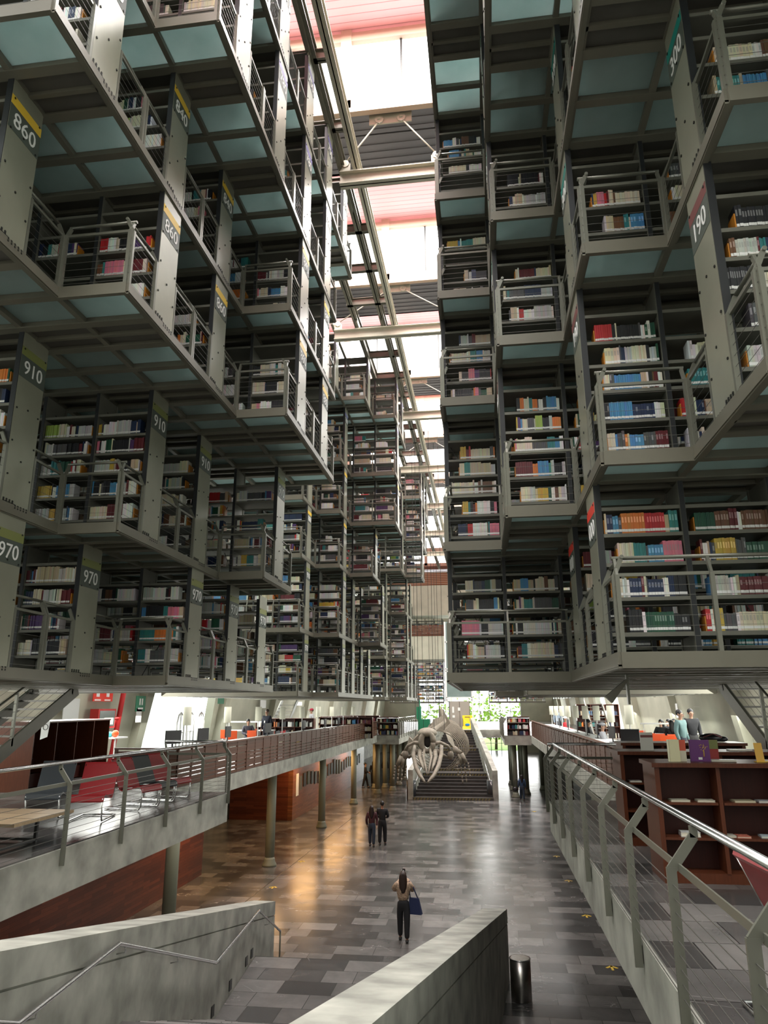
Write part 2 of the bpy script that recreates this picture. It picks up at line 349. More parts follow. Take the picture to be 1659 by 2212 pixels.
def fill_rows(side, blk, l, k, n, X, xo, rnd):
    occ = [.97, .95, .93, .88, .8, .6][l] if blk == 1 else .9
    yf = SF(k); z0 = LZ[l]; hb = boards(l)
    nb = len(hb)-1
    sg = 1 if side == 'L' else -1
    for b in range(n-xo):
        xa = X(n-b-1) if side == 'L' else X(n+b)      # world left edge of the bay
        if side == 'L': x0, x1 = X(n-b-1)+.045, X(n-b)-.045
        else: x0, x1 = X(n+b)+.045, X(n+b+1)-.045
        for s in range(nb):
            if s == nb-1 and l > 1 and rnd.random() < .4: continue
            if rnd.random() > occ: continue
            frac = rnd.uniform(.72, .98) if l < 2 else rnd.uniform(.5, .9)
            w = (x1-x0)*frac
            if side == 'L': xs, xe = x0, x0+w
            else: xs, xe = x1-w, x1
            x = xs; i = 0; step = 1 if blk == 1 else 2.2
            items = []
            while x < xe:
                pal = rnd.choices(PAL, PW)[0]; run = rnd.choice([1, 1, 1, 2, 2, 3, 4, 5, 8, 12]); th = rnd.uniform(.017, .036)*step; hh = rnd.uniform(.205, .275)
                for _ in range(run):
                    t = th*rnd.uniform(.9, 1.1); h = hh*rnd.uniform(.985, 1.015)
                    c = tuple(min(1, v*rnd.uniform(.9, 1.12)) for v in pal[1])
                    if x+t > xe: x = xe; break
                    items.append([x, t, h, pal[0], c]); x += t
            if rnd.random() < .55 and len(items) > 3:
                if side == 'L': items.append([x, .014, .18, 'amber', AMBER[1]])
                else: items.insert(0, [xs-.015, .014, .18, 'amber', AMBER[1]])
            for j, (bx, t, h, nm, c) in enumerate(items):
                BOOKS.append((bx, yf+.015+rnd.uniform(0, .012), z0+hb[s]+.001, t, h, rnd.uniform(.16, .2), nm, c, (side, blk, l, k, b, s, j+1)))
            if l < 2 and blk < 3 and rnd.random() < .6:     # books of the row facing the other aisle, seen from behind
                x = x0+rnd.uniform(0, .3)
                while x < x1-.2:
                    t = rnd.uniform(.03, .06); c = rnd.choice([(.16,.11,.07), (.2,.15,.1), (.1,.08,.06), (.25,.22,.17)])
                    BOOKS.append((x, yf+.36, z0+hb[s]+.001, t, rnd.uniform(.17, .23), .18, 'back', c, None)); x += t+.001
                    if rnd.random() < .05: x += .2
TXT = {}
bolt_mesh = {}
def panel_bolts(h, sgn):
    key = (round(h, 2), sgn)
    if key in bolt_mesh: return bolt_mesh[key]
    m = MB(); r = .011
    def b(y, z): m.box(0, y-r, z-r, sgn*.012, y+r, z+r)
    for z in (.45, .95, 1.45, h-.35):
        b(.05, z); b(SD-.05, z+.02)
    b(.3, .7); b(.3, 1.5)
    for j in range(9):
        b(.04+j*.065, .03+(.035 if j < 4 else -.02)); b(.04+j*.065, .09 if j < 4 else .045)
    m.box(0, .04, .055, sgn*.006, .3, .062); m.box(0, .3, 0.0, sgn*.006, .306, .062); m.box(0, .3, .0, sgn*.006, .56, .007)
    bolt_mesh[key] = m.mesh('bolts', M['bolt']); return bolt_mesh[key]
shelf_mesh = {}
def shelf_m(w, blk):
    key = (round(w, 2))
    if key not in shelf_mesh:
        m = MB(); m.box(.02, .0, -.028, w-.02, SD, 0); m.box(.02, -.006, -.04, w-.02, .012, .004); m.box(.02, SD-.012, -.04, w-.02, SD+.006, .004)
        if w < 1.2: m.box(.02, SD/2-.004, 0, w-.02, SD/2+.004, .03)
        shelf_mesh[key] = m.mesh('shelf', M['shelf'])
    return shelf_mesh[key]
up_mesh = {}
def upright_m(h):
    key = round(h, 2)
    if key not in up_mesh:
        m = MB(); m.box(-.018, .03, 0, .018, SD-.03, h); m.box(-.032, -.012, 0, .032, .03, h); m.box(-.032, SD-.03, 0, .032, SD+.012, h)
        up_mesh[key] = m.mesh('upright', M['shelf'])
    return up_mesh[key]
edge_mesh = {}
def edge_m(h):
    key = round(h, 2)
    if key not in edge_mesh:
        m = MB(); m.box(-.028, -.02, 0, .028, -.013, h); edge_mesh[key] = m.mesh('upright_edge', M['dark'])
    return edge_mesh[key]
brace_mesh = {}
def stack(side, blk, l, k, n):
    X = XL if side == 'L' else XR; sg = 1 if side == 'L' else -1      # sg points to the nave
    if side == 'L': xo = -3 if k <= 1 else -5
    else: xo = None
    nb = (n+3 if k <= 1 else n+5) if side == 'L' else ((6 if k <= 1 else 8)-n)
    if blk >= 3: nb = min(nb, 6)
    rnd = random.Random(hash((side, blk, l, k)) & 0xffff if False else (ord(side)*7919+blk*101+l*17+k*3))
    xe = X(n); y = SF(k); z = LZ[l]+.10; h = LZ[l+1]-LZ[l]
    num = SIGN.get((side, blk)); extra = ''
    if num: extra = ' with %s sign' % num[l][0]
    kk = k+2 if blk == 1 else (k-8 if blk == 2 else (k-15 if blk == 3 else k-34))
    root = thing('bookstack', 'steel bookstack%s, %s %s block, %s, %s row' % (extra, BLOCK[blk], SIDE[side], LEVEL[l], ordn(kk)), 'bookshelf', (xe, y, z), group='hanging bookstacks')
    # end panel towards the nave
    p = put('end_panel', None, root) if False else None
    m = MB(); m.box(-.015*sg, 0, 0, .022*sg, SD, h)
    pan = m.build('end_panel', M['steel_panel'], root)
    m = MB(); m.box(.018*sg, -.012, .0, -.06*sg, -.001, h-.1); m.build('edge_strip', M['dark'], pan)  # dark strip painted in for the shadow gap beside the end panel
    if blk == 1: put('bolts', panel_bolts(h, sg), pan, loc=(.022*sg, 0, 0))
    if num and (side == 'L' or xe > .3):
        t, c = num[l]; top = h-.10
        m = MB(); m.box(.022*sg, .0, top-.35, .026*sg, SD, top-.22); m.build('colour_band', M[c], pan)
        m = MB(); m.box(.022*sg, .0, top-.69, .025*sg, SD, top-.352); m.build('number_plate', M['sign'], pan)
        if t not in TXT: TXT[t] = text_mesh(t, .30, M['white'], 'sign_number', .003)
        o = bpy.data.objects.new('sign_number', TXT[t]); COL.objects.link(o); o.parent = pan
        r = Vector((0, sg, 0)); u = Vector((0, 0, 1)); nn = r.cross(u)
        mm = Matrix((r, u, nn)).transposed().to_4x4(); mm.translation = (.029*sg, SD/2, top-.525); o.matrix_basis = mm
    hb = boards(l)
    for b in range(nb+1):
        if b:
            u = put('upright', upright_m(h-.1), root, loc=(-sg*b*(1.0 if side == 'L' else 1.005), 0, 0))
            if blk < 3: put('edge_strip', edge_m(h-.1), u)
    if blk == 1 or blk == 2:
        w = 1.0 if side == 'L' else 1.005
        for b in range(nb):
            for z_ in hb: put('shelf', shelf_m(w, blk), root, loc=(-w*(b+1) if side == 'L' else w*b, 0, z_-.10))
    else:
        w = nb*1.0
        for z_ in hb: put('shelf', shelf_m(w, blk), root, loc=(-w if side == 'L' else 0, 0, z_-.10))
    if l == 0 and blk < 3 or (l == 1 and blk == 1):
        m = MB()
        for b in range(nb):
            xa = -sg*b; xb = -sg*(b+1)
            if rnd.random() < .6:
                m.bar((xa, SD/2, .05), (xb, SD/2, h-.3), .012, .012); m.bar((xb, SD/2, .05), (xa, SD/2, h-.3), .012, .012)
        if m.v: m.build('cross_brace', M['bolt'], root)
    fill_rows(side, blk, l, k, n, X, n-nb, rnd)
    return root
panel_mesh = {}
def pane_m(w, d):
    key = (round(w, 3), round(d, 3))
    if key not in panel_mesh:
        m = MB(); m.box(0, 0, 0, w, d, .022); panel_mesh[key] = m.mesh('glass_panel', M['glass'])
    return panel_mesh[key]
def railing(x0, y0, x1, y1, z, inw, label, cable=True, h=1.05, group='gallery railings', end_posts=True):
    """straight railing between two floor points; inw = unit vector towards the walkway"""
    a = Vector((x0, y0, z)); b = Vector((x1, y1, z)); d = (b-a); L = d.length; d.normalize(); inw = Vector(inw)
    root = thing('railing', label, 'railing', a, group=group)
    ns = max(1, round(L/1.1))
    pm = MB()
    for i in range(ns+1):
        if not end_posts and i in (0, ns): continue
        q = d*(L*i/ns)
        if i == 0: q = q+d*.03
        if i == ns: q = q-d*.03
        m = MB(); m.bar(q+Vector((0,0,-.02)), q+Vector((0,0,h-.2)), .05, .045, d); m.bar(q+Vector((0,0,h-.22)), q+inw*.09+Vector((0,0,h-.02)), .05, .03, d)
        m.build('post', M['rail'], root)
    m = MB(); m.tube([inw*.1+Vector((0,0,h)), d*L+inw*.1+Vector((0,0,h))], .022, 8); m.build('top_rail', M['rail'], root)
    m = MB(); m.bar(inw*.02+Vector((0,0,h-.2)), d*L+inw*.02+Vector((0,0,h-.2)), .03, .035); m.build('lower_rail', M['rail'], root)
    m = MB()
    if cable:
        for j in range(7):
            zz = .08+j*.108; m.bar(inw*.0+Vector((0,0,zz)), d*L+Vector((0,0,zz)), .0035, .0035)
        m.build('cables', M['cable'], root)
    return root
def deck(side, blk, l, ex):
    X = XL if side == 'L' else XR; sg = 1 if side == 'L' else -1
    z = LZ[l]; w = 1.0 if side == 'L' else 1.005
    root = thing('walkway', 'steel walkway with teal glass panels, %s %s block, %s' % (BLOCK[blk], SIDE[side], LEVEL[l]), 'walkway', (0, 0, z), group='glass floored gallery walkways')
    fr = MB(); un = MB(); ed = MB(); zb = 0; zt = .12
    ks = sorted(ex)
    for k in ks:
        n = ex[k]; y0, y1 = FY(k), FY(k+1); sf = SF(k); sb = sf+SD
        nb = (n+3 if k <= 1 else n+5) if side == 'L' else ((6 if k <= 1 else 8)-n)
        if blk >= 3: nb = min(nb, 6)
        xe = X(n); xo = X(n)-sg*nb*w
        # long beams along the nave direction
        for b in range(1, nb+1):
            xb = xe-sg*b*w; fr.box(xb-.04, y0, zb+.01, xb+.04, y1, zt)
        ed.box(xe-.035, y0, zb-.02, xe+.03, y1, zt+.03) if True else None
        fr.box(xe-.06*sg, y0, zb, xe+.045*sg, y1, zb+.02)
        # cross beams
        for yc in (sf-.05, sb+.05): 
            fr.box(xe, yc-.045, zb, xo, yc+.045, zt); fr.box(xe, yc-.07, zb-.004, xo, yc+.07, zb+.014)
        prev = ex.get(k-1); nxt = ex.get(k+1)
        if prev is not None and k-1 in ks:
            xm = X(min(prev, n) if side == 'L' else max(prev, n)) 
            if side == 'R':  xm = X(max(prev, n))
            fr.box(xm, y0-.045, zb, xo, y0+.045, zt); fr.box(xm, y0-.06, zb-.004, xo, y0+.06, zb+.014)
        # stack underside: two dark boards and a middle bearer
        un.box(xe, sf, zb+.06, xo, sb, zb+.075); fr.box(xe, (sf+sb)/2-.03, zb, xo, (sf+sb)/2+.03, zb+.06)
        # glass
        for (ya, yb) in ((y0+.05, sf-.1), (sb+.1, y1-.05)):
            if blk == 1:
                for b in range(nb):
                    xa = xe-sg*(b+1)*w if side == 'L' else xe+b*w
                    put('glass_panel', pane_m(w-.08, yb-ya), root, loc=(xa+.04, ya, .09))
            else:
                put('glass_panel', pane_m(nb*w-.08, yb-ya), root, loc=(min(xe, xo)+.04, ya, .09))
        # exposed fronts and backs
        def xrun(a, b_, y, face, lab):
            ed.box(a, y-.032, zb-.018, b_, y+.032, zt+.028)
            if blk < 4: railing(min(a, b_), y, max(a, b_), y, z+.12, (0, -face, 0), lab)
        nm = '%s %s block, %s' % (BLOCK[blk], SIDE[side], LEVEL[l])
        inner = (lambda a, b: a < b) if side == 'L' else (lambda a, b: a > b)     # a reaches less far to the nave than b
        if prev is None:
            if l or blk > 1 or side == 'R': xrun(xo, xe, y0, -1, 'long railing facing the camera at the front of the %s' % nm)
            else: xrun(xo, xe, y0, -1, 'railing along the camera end of the %s' % nm)
        elif (prev < n if side == 'L' else prev > n): xrun(X(prev), xe, y0, -1, 'balcony railing facing camera before %s row, %s' % (ordn(k+2), nm))
        if nxt is None: xrun(xo, xe, y1, 1, 'railing at the far end of the %s' % nm)
        elif (nxt < n if side == 'L' else nxt > n): xrun(X(nxt), xe, y1, 1, 'balcony railing facing away behind %s row, %s' % (ordn(k+2), nm))
        if blk < 4 and (side == 'L' or xe > -.7):
            railing(xe, y0, xe, sf, z+.12, (-sg, 0, 0), 'side railing before %s row, %s' % (ordn(k+2), nm), end_posts=True)
            railing(xe, sb, xe, y1, z+.12, (-sg, 0, 0), 'side railing behind %s row, %s' % (ordn(k+2), nm), end_posts=True)
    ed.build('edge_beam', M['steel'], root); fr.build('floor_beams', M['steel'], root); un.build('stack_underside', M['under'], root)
for (side, blk), lv in EXT.items():
    for l, ex in lv.items():
        deck(side, blk, l, ex)
        for k, n in ex.items(): stack(side, blk, l, k, n)
# top frames closing the uppermost storey
for side, blk in (('L', 1), ('R', 1), ('L', 2), ('L', 3)):
    ex = EXT[(side, blk)][5]; X = XL if side == 'L' else XR; sg = 1 if side == 'L' else -1
    t = thing('roof_hanger_frame', 'steel hanger beams running along the top of the %s %s block' % (BLOCK[blk], SIDE[side]), 'steel frame', (0, 0, LZ[6]))
    ks = sorted(ex); y0 = FY(ks[0]); y1 = FY(ks[-1]+1)
    m = MB()
    for b in range(0, 7):
        xb = X(ex[ks[-1]])-sg*b; m.box(xb-.05, y0, .1, xb+.05, y1, .3)
    m.build('long_beams', M['steel'], t)
    m = MB()
    for k in ks:
        xe = X(ex[k])
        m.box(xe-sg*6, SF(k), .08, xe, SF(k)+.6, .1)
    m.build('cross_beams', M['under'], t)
# ---------------------------------------------------------------- books
def frame_size(b):
    x, y, z = b[0], b[1], b[2]-E
    ya = math.radians(7.77); pi = math.radians(15.271)
    f = (-math.sin(ya)*math.cos(pi), math.cos(ya)*math.cos(pi), math.sin(pi)); r = (math.cos(ya), math.sin(ya), 0)
    u = (r[1]*f[2]-r[2]*f[1], r[2]*f[0]-r[0]*f[2], r[0]*f[1]-r[1]*f[0])
    d = x*f[0]+y*f[1]+z*f[2]
    if d < .5: return 0
    px = 829.5+1542*(x*r[0]+y*r[1])/d; py = 1106-1542*(x*u[0]+y*u[1]+z*u[2])/d
    if not (5 < px < 1650 and 5 < py < 2200): return 0
    return b[3]*b[4]/(d*d)
def book_mesh(m, x, y, z, t, h, d, c, full):
    cv = c
    if full:
        pg = (.62, .58, .46); e = min(.003, t*.15)
        m.col = cv; m.box(x, y, z, x+t-.0006, y+.006, z+h); m.box(x, y+.006, z, x+e, y+d, z+h); m.box(x+t-.0006-e, y+.006, z, x+t-.0006, y+d, z+h)
        m.col = pg; m.box(x+e, y+.006, z+.003, x+t-.0006-e, y+d-.004, z+h-.004)
        m.col = tuple(min(1, v*.5+.12) if sum(c) > .9 else min(1, v*1.5+.16) for v in c)
        m.box(x+t*.2, y-.0005, z+h*.55, x+t*.8, y+.003, z+h*.82)
    else:
        m.col = cv; m.box(x, y, z, x+t-.0015, y+d, z+h)
cand = sorted([b for b in BOOKS if b[8] and b[6] != 'amber'], key=frame_size, reverse=True)
# the rows of the nearest right-hand stack first
ind = set(id(b) for b in cand[:300]); TIDY = {}
rest = MB()
SHELFW = ['bottom', 'second', 'third', 'fourth', 'fifth']
for b in BOOKS:
    x, y, z, t, h, d, nm, c, key = b
    if id(b) in ind:
        side, blk, l, k, bay, s, j = key
        m = MB(); book_mesh(m, 0, 0, 0, t, h, d, c, True)
        o = m.build('book', M['book']); o.location = (x, y, z)
        sg = SIGN[(side, blk)][l][0]
        o['label'] = '%s book, %s from left, %s shelf, bay %s, %s stack %s %s row' % (nm, ordn(j), SHELFW[s], ordn(bay+1), SIDE[side], sg, ordn(k+2))
        o['category'] = 'book'; o['group'] = 'library books on the hanging stacks'
        m = MB(); m.box(.0005, -.0012, .028, t-.0012, .0, .06); m.build('spine_label', M['white'], o)
    else:
        book_mesh(rest, x, y, z, t, h, d, c, False)
        if nm not in ('back', 'amber') : rest.col = (.72, .72, .7); rest.quad((x, y-.002, z+.028), (x+t-.001, y-.002, z+.028), (x+t-.001, y-.002, z+.058), (x, y-.002, z+.058))
rest.build('shelved_books', M['book'], label='densely shelved library books of many colours on the hanging stacks', category='book', kind='stuff', group='library books on the hanging stacks')
# ---------------------------------------------------------------- floors, slabs, stairs, walls
F = 3.80                                   # upper floor level
XC = -2.23                                 # nave centre line
m = MB(); m.box(-16, -6, -.3, 12, 100, 0); struct('floor', m, M['stone'])
def slab(name, x0, y0, x1, y1, zb):
    m = MB(); m.box(x0, y0, zb, x1, y1, F-.02); o = struct(name, m, M['concrete'])
    m = MB(); ix = .03; m.box(x0+(ix if x0 > -12 else 0), y0, F-.02, x1-(ix if x1 < 8 else 0), y1, F); t = m.build('stone_paving', M['stone'], o)
    return o
slab('upper_floor_left_near', -14, -2, -5.70, 16.2, 3.20)
slab('upper_floor_left_far', -14, 16.2, -7.20, 49, 3.35)
slab('upper_floor_left_island', -14, 49, -5.75, 62, 3.22)
slab('upper_floor_right_near', 1.18, -2, 9.6, 15.6, 3.22)
slab('upper_floor_right_far', 2.80, 15.6, 9.6, 48.5, 3.35)
slab('upper_floor_right_island', 1.10, 48.5, 9.6, 62, 3.22)
slab('upper_floor_end', -14, 62, 9.6, 95, 3.2)
m = MB(); m.box(-3.4, 59.9, 3.22, -1.1, 62, 3.8); m.box(-1.1, 60.3, 3.2, 1.1, 62, 3.8); m.box(-5.75, 60.3, 3.2, -3.4, 62, 3.8); struct('upper_floor_stair_head', m, M['concrete'])
slab('upper_floor_camera_end', -14, -6, 9.6, -2, 3.2)
# outer concrete walls leaning inwards, ribs and glazed side bands
def outer(side):
    s = -1 if side == 'left' else 1
    xb = XC+s*11.2; xt = XC+s*10.78; WT = 6.4
    m = MB()
    holes = [(27.6, 34.6)] if side == 'left' else [(50, 60)]
    ys = [-6]+[h for p in holes for h in p]+[100]
    for i in range(0, len(ys), 2):
        a, b = ys[i], ys[i+1]
        m.hexa([(xb, a, F-.6), (xb+s*.4, a, F-.6), (xb+s*.4, b, F-.6), (xb, b, F-.6), (xt, a, WT), (xt+s*.4, a, WT), (xt+s*.4, b, WT), (xt, b, WT)])
    struct('wall_'+side, fixn_mb(m), M['concrete_wall'])
    m = MB()
    for y in [9.0+8.7*i for i in range(10)]: m.hexa([(xb-s*.35, y, F), (xb, y, F), (xb, y+.55, F), (xb-s*.35, y+.55, F), (xt-s*.35, y+.2, WT), (xt, y+.2, WT), (xt, y+.75, WT), (xt-s*.35, y+.75, WT)])
    struct('wall_ribs_'+side, fixn_mb(m), M['concrete_wall'])
    m = MB(); m.box(xt, -6, WT, xt+s*.12, 100, 22.3); struct('window_%d' % (1 if s < 0 else 2), m, M['sidewin'])
    m = MB()
    for z in [WT+.62*i for i in range(26)]: m.box(xt-s*.06, -6, z, xt, 100, z+.09)
    for y in range(-6, 100, 3): m.box(xt-s*.1, y, WT, xt, y+.09, 22.3)
    struct('trim_%d' % (1 if s < 0 else 2), m, M['steel'])
    for a, b in holes:
        g = MB(); g.box(xb+s*.3, a, F, xb+s*.34, b, WT); struct('window_%d' % (3 if s < 0 else 4), g, M['sidewin2'])
    m = MB(); m.box(xb+s*.1, -6, 0, xb+s*.4, 100, F-.5); struct('wall_lower_'+side, m, M['concrete'])
def fixn_mb(m): return m
M['sidewin2'] = emis('bright_glazed_doors', (.93, 1, .9), 1.25)
M['endwin'] = None
outer('left'); outer('right')
m = MB(); m.box(-14, -6.3, 0, 9.6, -6, 22.3); struct('wall_back', m, M['concrete'])
# far end wall with tall glazing and greenery outside
m = MB(); m.box(-14, 96, 0, -8.6, 96.4, 22); m.box(4.4, 96, 0, 9.6, 96.4, 22); m.box(-8.6, 96, 9.2, 4.4, 96.4, 22); m.box(-8.6, 96, 3.2, 4.4, 96.4, 3.8); struct('wall_front', m, M['concrete_wall'])
m = MB()
for x in [-8.6+i*1.3 for i in range(11)]: m.box(x-.04, 95.9, 0, x+.04, 96.0, 9.2)
for z in (1.1, 2.2, 5.0, 6.2, 7.4): m.box(-8.6, 95.9, z, 4.4, 96.0, z+.06)
struct('window_5', m, M['whitepanel'])
m = MB(); m.box(-40, 97, -.4, 40, 140, -.02); o = m.build('lawn', mat('grass', (.22, .34, .08), .9, 0, .3, 2), label='sunlit grass outside beyond the end glazing', category='grass'); o['kind'] = 'stuff'
leafm = mat('tree_leaves', (.42, .58, .16), .7, 0, .4, 3)
for i, (x, y, h, r) in enumerate(((-9, 104, 5.2, 2.6), (-4.5, 108, 6, 3), (1.2, 103, 4.6, 2.3), (5.5, 107, 6, 3), (-.8, 112, 7, 3.2))):
    t = thing('tree', ['leafy tree outside left of the end glazing', 'broad tree outside behind the elevator', 'small bright tree outside right of the elevator', 'dense tree outside at the right end', 'tallest tree outside farthest away'][i], 'tree', (x, y, 0), group='trees outside')
    a = MB(); a.tube([(0, 0, 0), (.1, 0, h*.4), (0, .1, h*.7)], [.2, .15, .08]); a.build('trunk', mat('bark%d' % i, (.1, .07, .05), .9), t)
    a = MB(); rnd = random.Random(i)
    for _ in range(170):
        p = Vector((rnd.gauss(0, 1), rnd.gauss(0, 1), rnd.gauss(0, .8))).normalized()*r*rnd.uniform(.4, 1)+Vector((0, 0, h*.75))
        q = Vector((rnd.uniform(-1, 1), rnd.uniform(-1, 1), rnd.uniform(-1, 1))).normalized()*.34; w = q.cross(Vector((.3, .5, .8))).normalized()*.22
        a.quad(p-q, p+w, p+q, p-w)
    a.build('foliage', leafm, t)
# ---------------------------------------------------------------- roof with raised lanterns
ZR, ZL, PW_ = 22.32, 25.2, 8.7
for i in range(-2, 9):
    yw = 16.72+PW_*i
    m = MB(); m.box(-12.8, yw, ZR, 8.6, yw+2.5, ZR+.1)
    for j in range(8): m.box(-12.8, yw+.1+.3*j, ZR-.03, 8.6, yw+.26+.3*j, ZR)
    m.box(-12.8, yw+.9, ZR-.05, 8.6, yw+1.0, ZR-.03)
    struct('ceiling_low_bay' if i > -2 else 'ceiling', m, M['corr'])
    m = MB(); m.box(-12.8, yw+2.5, ZL, 8.6, yw+PW_, ZL+.1); m.box(-12.8, yw+2.4, ZR, 8.6, yw+2.5, ZL); struct('ceiling_lantern', m, M['pink'])
    m = MB(); m.box(-12.8, yw+.02, ZR+.25, 8.6, yw+.05, ZL-.35); struct('window_%d' % (10+i), m, M['skywin'])
    m = MB(); m.box(-12.8, yw-.16, ZR-.15, 8.6, yw+.02, ZR+.28); m.box(-12.8, yw-.14, ZL-.42, 8.6, yw+.02, ZL-.1)
    for x in (-9.8, -6.6, -3.35, .2, 3.7): m.box(x-.16, yw-.16, ZR, x+.16, yw+.02, ZL)
    struct('trim_%d' % (10+i), m, M['frame_brown'])
    m = MB()
    for x in (-8.2, -5.0, -1.72, 1.9): m.box(x-.03, yw-.03, ZR+.2, x+.03, yw+.02, ZL-.3)
    struct('trim_mullion_%d' % (10+i), m, M['bolt'])
    # cross beam with its tension rods
    yb = yw+.2
    if -1 < i < 7:
        t = thing('roof_cross_beam', 'beige steel cross beam hung on two rods below roof window %s from camera' % ordn(i+1), 'beam', (XC+.15 if i < 1 else -3.0, yb, 19.95), group='hung roof cross beams')
        m = MB(); L = 1.46 if i < 1 else 2.5
        m.box(-L, -.02, 0, L, .02, .42); m.box(-L, -.14, 0, L, .14, .03); m.box(-L, -.14, .39, L, .14, .42); m.build('web_and_flanges', M['beam_beige'], t)
        for s in (-1, 1):
            m = MB(); m.tube([(s*.32, -.05, 2.1), (s*(L-.15), -.05, .75)], .022, 8); r = m.build('tie_rod', M['beam_beige'], t)
            m = MB(); m.prism([(s*.32+a*.13, -.09, 2.12+b*.13) for a, b in ((-1,0),(-.7,.7),(0,1),(.7,.7),(1,0),(.7,-.7),(0,-1),(-.7,-.7))], (0, .04, 0)); m.cyl((s*.32, -.1, 2.1), .05, .02); m.build('pin_plate', M['beam_beige'], r)
            m = MB(); m.prism([(s*(L-.15)+a*.12, -.09, .7+b*.12) for a, b in ((-1,0),(-.7,.7),(0,1),(.7,.7),(1,0),(.7,-.7),(0,-1),(-.7,-.7))], (0, .04, 0)); m.box(s*(L-.15)-.15, -.07, .42, s*(L-.15)+.15, -.03, .7); m.build('pin_plate', M['beam_beige'], r)
        m = MB(); m.box(-.62, -.04, 2.0, .62, 0, 2.34); m.build('hanger_plate', M['beam_beige'], t)
# long beige roof rails along the nave
for i, (x, z, lab) in enumerate(((-3.08, 20.55, 'long beige roof rail nearest the middle of the nave'), (-3.52, 20.62, 'long grey roof rail on the edge of the left stacks'), (-4.6, 20.62, 'long grey roof rail above the left stacks'))):
    t = thing('roof_rail', lab, 'beam', (x, 0, z), group='roof rails along the nave')
    m = MB(); m.box(-.015, 5, 0, .015, 80, .34); m.box(-.11, 5, 0, .11, 80, .025); m.box(-.11, 5, .315, .11, 80, .34); m.build('long_beam', M['beam_beige'] if i == 0 else M['steel'], t)
for j in range(16):
    y = 13.2+2.17*2*j*.5
    t = thing('roof_stub_beam', 'short steel cross stub between the left roof rails, number %s along' % ordn(j+1), 'beam', (-3.95, y+.2, 20.62), group='stub beams between roof rails')
    m = MB(); m.box(-.8, -.015, 0, .8, .015, .3); m.box(-.8, -.08, 0, .8, .08, .02); m.box(-.8, -.08, .28, .8, .08, .3); m.build('stub', M['steel'], t)
# ---------------------------------------------------------------- timber volumes under the left gallery, columns
def wallbox(name, x0, y0, x1, y1, z1, mt, label, cat='wall'):
    m = MB(); m.box(x0, y0, 0, x1, y1, z1); o = m.build(name, mt); o['kind'] = 'structure'; return o
wallbox('wall_timber_near', -10.4, 2, -10.0, 26.1, 3.2, M['wood_y'], '')
wallbox('wall_timber_cross', -13.4, 38.4, -10.3, 38.7, 3.34, M['wood_x'], '')
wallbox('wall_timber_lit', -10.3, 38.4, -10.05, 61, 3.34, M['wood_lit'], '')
wallbox('wall_timber_right', 6.4, 16, 6.7, 48, 3.34, M['wood_y'], '')
def column(x, y, lab, h=3.36):
    t = thing('round_column', lab, 'column', (x, y, 0), group='round steel columns under the upper floor')
    m = MB(); m.lathe((0,0,0), [(.17, .0), (.17, h)], 20); m.build('shaft', M['column'], t)
    m = MB(); m.lathe((0,0,0), [(.26, 0), (.26, .06), (.2, .16), (.2, .22), (.17, .3)], 20); m.build('base', M['column'], t)
for i, y in enumerate((10.2, 19.0, 27.8, 36.5, 45.3, 54.0)): column(-8.08, y, 'round grey column under the left gallery, %s from camera' % ordn(i+1), 3.2 if y < 16 or y > 49 else 3.36)
for i, y in enumerate((19.0, 27.8, 36.5, 45.3, 54.0)): column(3.75, y, 'round grey column under the right gallery, %s from camera' % ordn(i+1), 3.36 if y < 48 else 3.22)
for i in range(6): column(-6.6 if i % 2 else -7.4, 50.5+i*1.9, 'slim dark column under the left island deck, %s of six' % ordn(i+1), 3.22)
for i in range(6): column(1.7+(i % 2)*.8, 49.5+i*2, 'slim dark column under the right island deck, %s of six' % ordn(i+1), 3.22)
# ---------------------------------------------------------------- slatted balustrades
def slats(x, y0, y1, lab, face, h=.88, along='y', opaque=False):
    t = thing('slatted_balustrade', lab, 'railing', (x, y0, F) if along == 'y' else (y0, x, F), group='slatted wooden balustrades')
    L = y1-y0; n = max(1, round(L/1.65)); w = L/n; rnd = random.Random(int(abs(x)*10+y0))
    P = (lambda a, b, c, d, e, f_: (a, b, c, d, e, f_)) if along == 'y' else (lambda a, b, c, d, e, f_: (b, a, c, e, d, f_))
    for i in range(n):
        m = MB()
        for j in range(8):
            z0 = .0+j*.104
            m.box(*P(-.018, i*w+.0, z0, .018, (i+1)*w, z0+.076))
            if (opaque or rnd.random() < (.1 if j < 5 else .8)): m.box(*P(-.012, i*w, z0+.074, .012, (i+1)*w, z0+.106))
        m.box(*P(-.03, i*w, 0, .03, i*w+.07, h-.03)); m.box(*P(-.024, i*w+w*.5, 0, .024, i*w+w*.5+.05, h-.03))
        m.build('slat_panel', M['slat'], t)
    m = MB(); m.box(*P(-.05, 0, h-.04, .05, L, h)); m.build('cap', M['slat'], t)
    return t
slats(-7.24, 16.9, 49, 'long slatted red wood balustrade of the left gallery', 1)
slats(16.9, -8.8, -7.24, 'short slatted red wood return facing camera on left gallery', 1, along='x')
slats(2.86, 15.6, 48.5, 'long slatted red wood balustrade of the right gallery', -1, h=.93, opaque=True)
